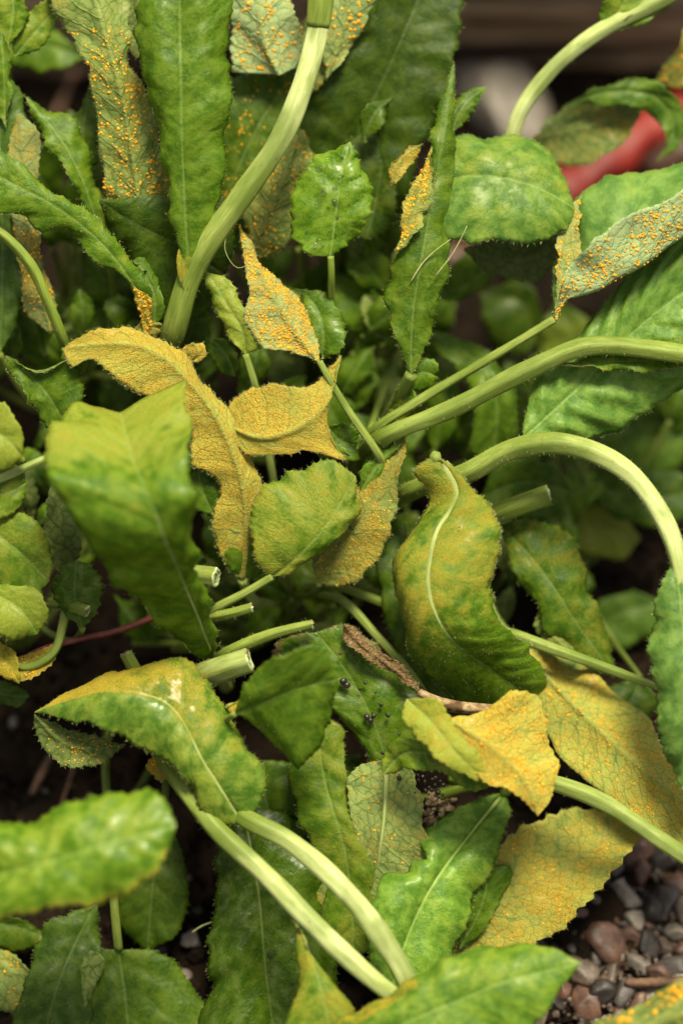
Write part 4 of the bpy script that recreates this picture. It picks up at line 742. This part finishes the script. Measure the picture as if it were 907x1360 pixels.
leaf(WEST, [(110, 835), (100, 790), (102, 744)], [(128, 810), (136, 778), (118, 752)], [(82, 812), (72, 785), (85, 755)], [-10, -2, -6], rt=.04, val=.75, wet=.5, n=60, nu=18, tooth=5, ntooth=15, hair=40, pet=[(100, 850, -60), wc, WEST.px])
stem(WEST, [(70, 800, -60), (95, 805, -10), (116, 812, 6)], [8, 8, 8], cut=True, yel=.2, rust=.1, name='cut_stem', hair=30)
leaf(WEST, [(78, 760), (80, 700), (72, 640)], [(102, 745), (104, 690), (88, 650)], [(62, 740), (58, 690)], [-50, -40, -44], side='under', ru=.05, val=.62, n=60, nu=16)
leaf(WEST, [(85, 560), (60, 520), (8, 472)], [(100, 548), (104, 500), (95, 478), (50, 488)], [(72, 566), (40, 536), (22, 502)], [-14, 0, 6], da=[-4, 4, 10], db=[0, 8, 6], rt=.06, val=.75, hair=120, n=80, nu=20, tooth=4, ntooth=14, wave=6, edge_brown=.12, pet=[(110, 620, -60), (90, 720, -120), wc, WEST.px])
leaf(WEST, [(110, 500), (98, 478), (82, 462)], [(118, 488), (112, 470), (98, 458)], [(98, 492), (84, 474)], [-18, -8, -10], rt=.1, val=.75, n=40, nu=12, edge_brown=.1)
leaf(WEST, [(82, 850), (60, 872), (22, 905)], [(70, 880), (40, 900)], [(40, 868), (10, 880)], [-10, 0, 6], side='under', ru=.75, y=.5, n=40, nu=14, pust=40)
stem(WEST, [(84, 760, -80), (84, 830, -10), (70, 868, 2), (30, 886, 0), (0, 860, 0)], [5, 6, 6, 6, 5], yel=.25, rust=.3, name='leaf_stalk')
leaf(WEST, [(-30, 855), (5, 875), (26, 908)], [(8, 856), (26, 882)], [(-10, 890), (14, 902)], [4, 10, 12], rt=.7, y=.6, n=40, nu=14)
leaf(WEST, [(150, 900), (120, 915), (95, 940)], [(140, 915), (112, 940)], [(130, 900), (100, 915)], [-30, -20, -20], rt=.2, val=.7, n=40, nu=12)
leaf(WEST, [(-20, 900), (0, 920), (40, 925)], [(10, 905), (30, 915)], [(-10, 935), (20, 938)], [-60, -55, -60], val=.5, n=40, nu=12)

# --- upper left plant
NW = Plant('bellflower_plant', 110, 560, 'bellflower plant with a long slanting hairy leaf and wavy-edged leaves', 'plant', GRP)
nc = (120, 500, -240)
leaf(NW, [(198, 452), (186, 396), (160, 352), (92, 286), (10, 240), (-60, 205)], [(202, 420), (196, 374), (165, 330), (120, 286), (50, 240), (-40, 190)], [(190, 420), (170, 378), (118, 336), (82, 304), (58, 308), (35, 288), (-40, 270)], [-40, -6, 12, 24, 30, 30], da=[0, -6, -10, -10], db=[0, -4, -8, -6], rt=.3, y=.22, val=1.0, wet=.3, hair=420, tooth=3, label='long slanting hairy green leaf', pet=[(200, 500, -100), nc, NW.px])
leaf(NW, [(199, 452), (194, 410), (178, 380)], [(203, 430), (198, 398)], [(190, 430), (183, 402)], [-30, -8, 4], side='under', ru=.85, y=.4, pust=70, n=40, nu=12, name='curled_leaf_margin')
leaf(NW, [(200, 440), (206, 395), (178, 345)], [(214, 405), (206, 365), (190, 340)], [(196, 410), (188, 380)], [-34, -24, -30], val=.9, n=60, nu=16, wave=6, blue=.15)
leaf(NW, [(68, 444), (52, 370), (36, 280), (26, 150)], [(74, 425), (56, 340), (50, 250), (44, 165)], [(40, 420), (22, 340), (16, 270), (14, 180)], [-60, -40, -36, -46], side='under', ru=.55, y=.35, blue=.3, val=.85, pust=200, n=90, nu=18, psize=(1.4, 2.6), hair=60, prange=(0, .7, 0, 1))
leaf(NW, [(0, 470), (4, 350), (0, 200), (-6, 80)], [(36, 400), (38, 270), (36, 170), (12, 98)], [(-40, 400), (-50, 200)], [-70, -56, -50, -50], rt=.04, blue=.4, val=.7, wet=.4, n=80, nu=18, hair=60, pet=[(60, 540, -160), nc, NW.px])
stem(NW, [NW.px, (100, 500, -140), (86, 456, -30), (66, 405, -8), (40, 350, 2), (0, 308, 6), (-40, 285, 8)], [6, 7, 7, 7, 7, 7, 7], yel=.12, rust=.08, name='leaf_stalk', hair=40)
leaf(NW, [(146, 350), (120, 270), (84, 190), (34, 128)], [(142, 300), (128, 225), (100, 172), (70, 150)], [(124, 305), (92, 240), (52, 175)], [-60, -40, -32, -40], da=[-10, -20, -14], db=[0, 4, 2], rt=.12, y=.25, val=.9, n=90, nu=20, wave=7, tooth=4, hair=120, pet=[(150, 420, -150), nc, NW.px])
leaf(NW, [(118, 250), (110, 185), (120, 112)], [(128, 220), (130, 160)], [(102, 210), (100, 160)], [-90, -80, -84], val=.75, n=50, nu=14, tooth=5, ntooth=14, pet=[(130, 340, -180), nc, NW.px])
leaf(NW, [(20, 75), (50, 40), (95, -10)], [(20, 45), (60, 0)], [(40, 72), (80, 25)], [-50, -46, -50], y=.5, val=1.05, n=50, nu=14)
leaf(NW, [(10, 60), (18, 20), (14, -40)], [(30, 40), (36, 0)], [(-10, 40), (-12, 0)], [-40, -36, -36], y=.55, val=1.1, n=50, nu=14)
leaf(NW, [(8, 170), (6, 100), (2, 40)], [(16, 120), (14, 70)], [(-6, 120), (-8, 70)], [-40, -34, -34], y=.3, val=1.0, n=40, nu=12)
leaf(NW, [(5, 62), (60, 60), (112, 76)], [(20, 38), (75, 44)], [(20, 86), (80, 92)], [-260, -250, -250], val=.85, n=50, nu=14, pet=[(20, 160, -330), (60, 300, gd(60, 300))])
for i, (x0, y0, x1, y1, w_, dd, v_) in enumerate([(110, 452, 106, 384, 15, -120, .8), (150, 420, 120, 330, 20, -150, .85), (185, 420, 140, 400, 22, -110, .55), (70, 330, 78, 265, 20, -170, .9), (150, 330, 150, 250, 22, -150, .8), (95, 300, 110, 230, 18, -190, .8),
      (240, 480, 262, 400, 30, -120, .6), (200, 470, 178, 430, 20, -110, .5), (130, 470, 128, 395, 14, -170, .8), (265, 470, 240, 400, 26, -160, .6), (60, 470, 30, 400, 26, -120, .55), (20, 480, 5, 420, 22, -100, .55), (178, 330, 165, 260, 20, -130, .7)]):
    nx_, ny_ = (y1 - y0), -(x1 - x0); l_ = math.hypot(nx_, ny_); nx_, ny_ = nx_ / l_ * w_, ny_ / l_ * w_; mx, my = (x0 * .5 + x1 * .5), (y0 * .5 + y1 * .5)
    leaf(NW, [(x0, y0), (mx + 3, my), (x1, y1)], [(mx + nx_, my + ny_ + 8), (mx + nx_ * .7 + (x1 - mx) * .6, my + ny_ * .7 + (y1 - my) * .6)], [(mx - nx_, my - ny_ + 8), (mx - nx_ * .7 + (x1 - mx) * .6, my - ny_ * .7 + (y1 - my) * .6)], [dd - 20, dd, dd], val=v_, y=.15, n=40, nu=12, pet=[(x0 * .8 + 24, y0 * .8 + 100, dd - 90), NW.px], petr=3.5)

# --- lone pale stem and hooked leaf at the top right
NE = Plant('bellflower_shoot', 690, 330, 'bare pale bellflower stem rising past the timber with a leaf tuft on top', 'plant', GRP)
stem(NE, [NE.px, (682, 290, -330), (676, 200, -110), (690, 150, -90), (730, 95, -85), (790, 45, -80), (860, 8, -75), (930, -25, -70)], [8, 8, 9, 9.5, 10, 10.5, 11, 10], yel=[.1, .1, .55, .8, .85, .8, .6, .4], rust=.08, hair=90)
leaf(NE, [(798, 42), (826, 8), (850, -50)], [(800, 12), (822, -40)], [(834, 22), (872, -30)], [-76, -70, -68], rt=.2, y=.4, val=1.0, n=50, nu=14)
leaf(NE, [(806, 40), (850, 22), (900, -20)], [(830, 18), (870, -5)], [(840, 36), (890, 5)], [-80, -78, -76], rt=.1, y=.3, val=.9, n=50, nu=14)
HOOK = Plant('bellflower_shoot', 880, 330, 'bellflower shoot with a blurred hooked leaf arching over the red strip', 'plant', GRP)
leaf(HOOK, [(706, 186), (762, 172), (812, 160), (856, 138)], [(725, 158), (762, 134), (820, 118)], [(722, 210), (762, 220), (806, 208), (838, 172)], [-170, -166, -166, -172], da=-6, db=8, side='under', ru=.5, val=.6, y=.2, n=70, nu=18)
leaf(HOOK, [(748, 142), (812, 122), (868, 128), (894, 165), (872, 214)], [(790, 118), (858, 106), (900, 130), (908, 180)], [(805, 138), (850, 146), (880, 172), (884, 196)], [-150, -140, -140, -146, -160], rt=.12, y=.2, blue=.2, val=.9, n=80, nu=16, hair=60)
leaf(HOOK, [(960, 20), (905, 85), (855, 122)], [(940, 20), (885, 80)], [(960, 70), (905, 118)], [-150, -160, -168], side='under', ru=.6, y=.3, val=.85, pust=60, psize=(2, 3.4), n=50, nu=14)
stem(HOOK, [HOOK.px, (930, 300, -400), (960, 140, -220), (940, 45, -152)], [6, 6, 6, 5], yel=.2)
leaf(HOOK, [(960, 560), (880, 560), (790, 590)], [(900, 520), (820, 535)], [(900, 620), (820, 640)], [-300, -290, -280], rt=.1, val=.8, n=50, nu=14)

# --- low leaves in the shade behind, right
FLOOR = Plant('bellflower_plant', 760, 760, 'low shaded bellflower plant on the soil under the arching stem, one leaf yellow', 'plant', GRP)
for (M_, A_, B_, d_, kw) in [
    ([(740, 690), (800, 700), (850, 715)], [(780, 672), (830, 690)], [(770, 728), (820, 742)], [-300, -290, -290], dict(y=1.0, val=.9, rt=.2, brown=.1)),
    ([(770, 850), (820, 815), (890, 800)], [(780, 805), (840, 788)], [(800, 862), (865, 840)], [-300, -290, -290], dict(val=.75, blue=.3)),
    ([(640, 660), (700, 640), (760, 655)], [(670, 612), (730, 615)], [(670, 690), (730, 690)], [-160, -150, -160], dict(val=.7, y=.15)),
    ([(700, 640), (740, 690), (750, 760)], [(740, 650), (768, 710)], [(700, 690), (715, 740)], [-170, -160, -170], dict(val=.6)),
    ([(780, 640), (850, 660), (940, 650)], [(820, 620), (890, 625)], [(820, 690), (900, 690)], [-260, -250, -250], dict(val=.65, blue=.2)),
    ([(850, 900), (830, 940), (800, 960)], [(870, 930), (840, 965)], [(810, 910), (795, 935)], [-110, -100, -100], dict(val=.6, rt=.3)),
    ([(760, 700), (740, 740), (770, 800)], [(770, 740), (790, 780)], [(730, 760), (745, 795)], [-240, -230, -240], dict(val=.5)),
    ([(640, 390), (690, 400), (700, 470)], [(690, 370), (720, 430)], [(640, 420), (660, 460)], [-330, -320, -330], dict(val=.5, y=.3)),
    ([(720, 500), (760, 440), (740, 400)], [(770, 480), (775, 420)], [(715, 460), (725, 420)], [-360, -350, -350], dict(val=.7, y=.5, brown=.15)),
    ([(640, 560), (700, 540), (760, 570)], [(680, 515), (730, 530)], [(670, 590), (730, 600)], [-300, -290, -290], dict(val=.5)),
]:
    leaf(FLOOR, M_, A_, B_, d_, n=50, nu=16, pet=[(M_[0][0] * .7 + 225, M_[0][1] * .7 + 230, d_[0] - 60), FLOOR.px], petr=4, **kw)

# --- leaves deep in the shade of each clump
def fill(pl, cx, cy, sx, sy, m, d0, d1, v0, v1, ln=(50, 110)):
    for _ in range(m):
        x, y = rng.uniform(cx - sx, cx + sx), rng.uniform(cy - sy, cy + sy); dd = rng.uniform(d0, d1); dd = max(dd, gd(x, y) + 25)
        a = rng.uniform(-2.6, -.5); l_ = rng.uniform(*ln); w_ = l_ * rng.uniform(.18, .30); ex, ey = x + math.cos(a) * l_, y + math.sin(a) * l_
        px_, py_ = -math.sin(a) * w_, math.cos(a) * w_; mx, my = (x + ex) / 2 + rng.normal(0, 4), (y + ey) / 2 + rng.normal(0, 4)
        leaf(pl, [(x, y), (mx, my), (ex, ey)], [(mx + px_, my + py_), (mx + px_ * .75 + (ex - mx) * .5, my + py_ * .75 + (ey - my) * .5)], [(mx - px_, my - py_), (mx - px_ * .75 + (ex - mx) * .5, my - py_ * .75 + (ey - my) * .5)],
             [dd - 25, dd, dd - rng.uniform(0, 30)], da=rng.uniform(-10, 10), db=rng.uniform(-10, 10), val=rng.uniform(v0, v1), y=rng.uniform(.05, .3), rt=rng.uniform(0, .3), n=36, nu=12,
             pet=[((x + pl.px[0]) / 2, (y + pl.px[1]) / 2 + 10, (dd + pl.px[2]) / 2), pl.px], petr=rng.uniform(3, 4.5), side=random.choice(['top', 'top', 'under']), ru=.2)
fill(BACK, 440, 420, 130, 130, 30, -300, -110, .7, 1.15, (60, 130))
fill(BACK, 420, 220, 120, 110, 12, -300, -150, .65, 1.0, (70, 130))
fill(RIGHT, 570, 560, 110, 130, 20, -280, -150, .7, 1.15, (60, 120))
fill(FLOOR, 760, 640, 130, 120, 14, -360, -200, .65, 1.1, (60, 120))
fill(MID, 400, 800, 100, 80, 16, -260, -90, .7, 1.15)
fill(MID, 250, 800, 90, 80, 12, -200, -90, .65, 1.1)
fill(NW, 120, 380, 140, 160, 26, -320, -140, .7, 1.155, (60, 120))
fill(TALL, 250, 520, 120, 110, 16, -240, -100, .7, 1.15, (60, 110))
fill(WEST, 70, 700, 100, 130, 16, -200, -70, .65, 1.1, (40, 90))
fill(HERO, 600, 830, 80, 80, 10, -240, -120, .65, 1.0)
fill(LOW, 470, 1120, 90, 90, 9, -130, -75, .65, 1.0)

# ------------------------------------------------------------------ small things on the leaves and soil
def specks(pts, d, name, label):
    P = np.array([(x, y, d) for x, y, r in pts], float); R = np.array([r for *_, r in pts], float)
    V, F = blobs(P, unit(np.array([[0, 0, 1.0]] * len(P)) + rng.normal(0, .2, (len(P), 3))), R, .7, (ICO2, ICO2F))
    tag(mesh_obj(name, unproj(V), F, FRASS), label, 'droppings', kind='stuff')
specks([(456, 905, 5), (461, 910, 4), (485, 907, 2.6), (478, 915, 2.2), (452, 868, 2), (506, 936, 2.8), (515, 950, 3.6), (487, 952, 4), (492, 957, 5), (496, 951, 4), (508, 1000, 3), (512, 1006, 3.5), (520, 995, 2.6), (470, 870, 1.8), (498, 920, 1.8), (530, 975, 2), (516, 992, 3)], -8, 'insect_droppings', 'small black droppings dotted over the dark chewed leaf')
specks([(613, 761, 3.4), (617, 764, 2.6), (603, 775, 2.4), (618, 742, 2.4), (590, 772, 1.5), (610, 700, 1.3), (723, 952, 3.0)], 62, 'insect_droppings', 'few black droppings on the twisted yellow-dusted leaf')
def withered_head():
    root = bpy.data.objects.new('withered_flower_head', None); COL.objects.link(root); c = (572, 1062, -30); org = unproj((572, 1062, gd(572, 1062))); root.location = org
    tag(root, 'withered brown flower head with black seeds between chewed leaf and bright leaf', 'flower head')
    n = 60; P = np.array([c]) + rng.normal(0, 1, (n, 3)) * np.array([11, 9, 6]) + np.array([4, 12, 0])
    V, F = blobs(P, unit(rng.normal(size=(n, 3))), rng.uniform(3, 7, n), .5); V = V + rng.normal(0, .6, V.shape)
    mesh_obj('head', unproj(V), F, DRYTAN, root, org, False)
    n = 46; P = np.array([c]) + rng.normal(0, 1, (n, 3)) * np.array([18, 14, 5]) + np.array([-2, -8, 2])
    V, F = blobs(P, unit(rng.normal(size=(n, 3))), rng.uniform(1.8, 4.2, n), .8); mesh_obj('seeds', unproj(V), F, FRASS, root, org, True, kind='stuff')
    stem(None, [(572, 1075, -40), (560, 1090, -120), (572, 1062, gd(572, 1062))], [5, 5, 5], mat=DRYTAN, name='stalk', parent=None).parent = root
    s_ = [o for o in root.children if o.name.startswith('stalk')][0]; s_.location = tuple(-org)
withered_head()
def thread(pts, r, label, name='plant_fibre'):
    tag(stem(None, pts, [r, r, r * .6], name=name, ns=6, mat=HAIR, ridge=0), label, 'fibre')
thread([(256, 1238, -50), (268, 1230, -48), (284, 1224, -46)], 1.3, 'tiny pale fibre sticking out over the soil beside the long dark wet leaf')
thread([(306, 298, 30), (300, 335, 26), (318, 356, 22), (328, 352, 20)], .55, 'fine looping thread beside the pointed pustule-covered leaf')
thread([(578, 366, 12), (600, 338, 14), (620, 300, 14)], 1.0, 'thin dry tendril lying across the narrow pointed leaf')
thread([(545, 375, 12), (565, 345, 13), (598, 318, 14)], 1.0, 'second dry tendril crossing the narrow pointed leaf')
thread([(603, 770, 60), (608, 756, 61), (616, 752, 60)], .9, 'pale curled fibre on the twisted yellow-dusted leaf')
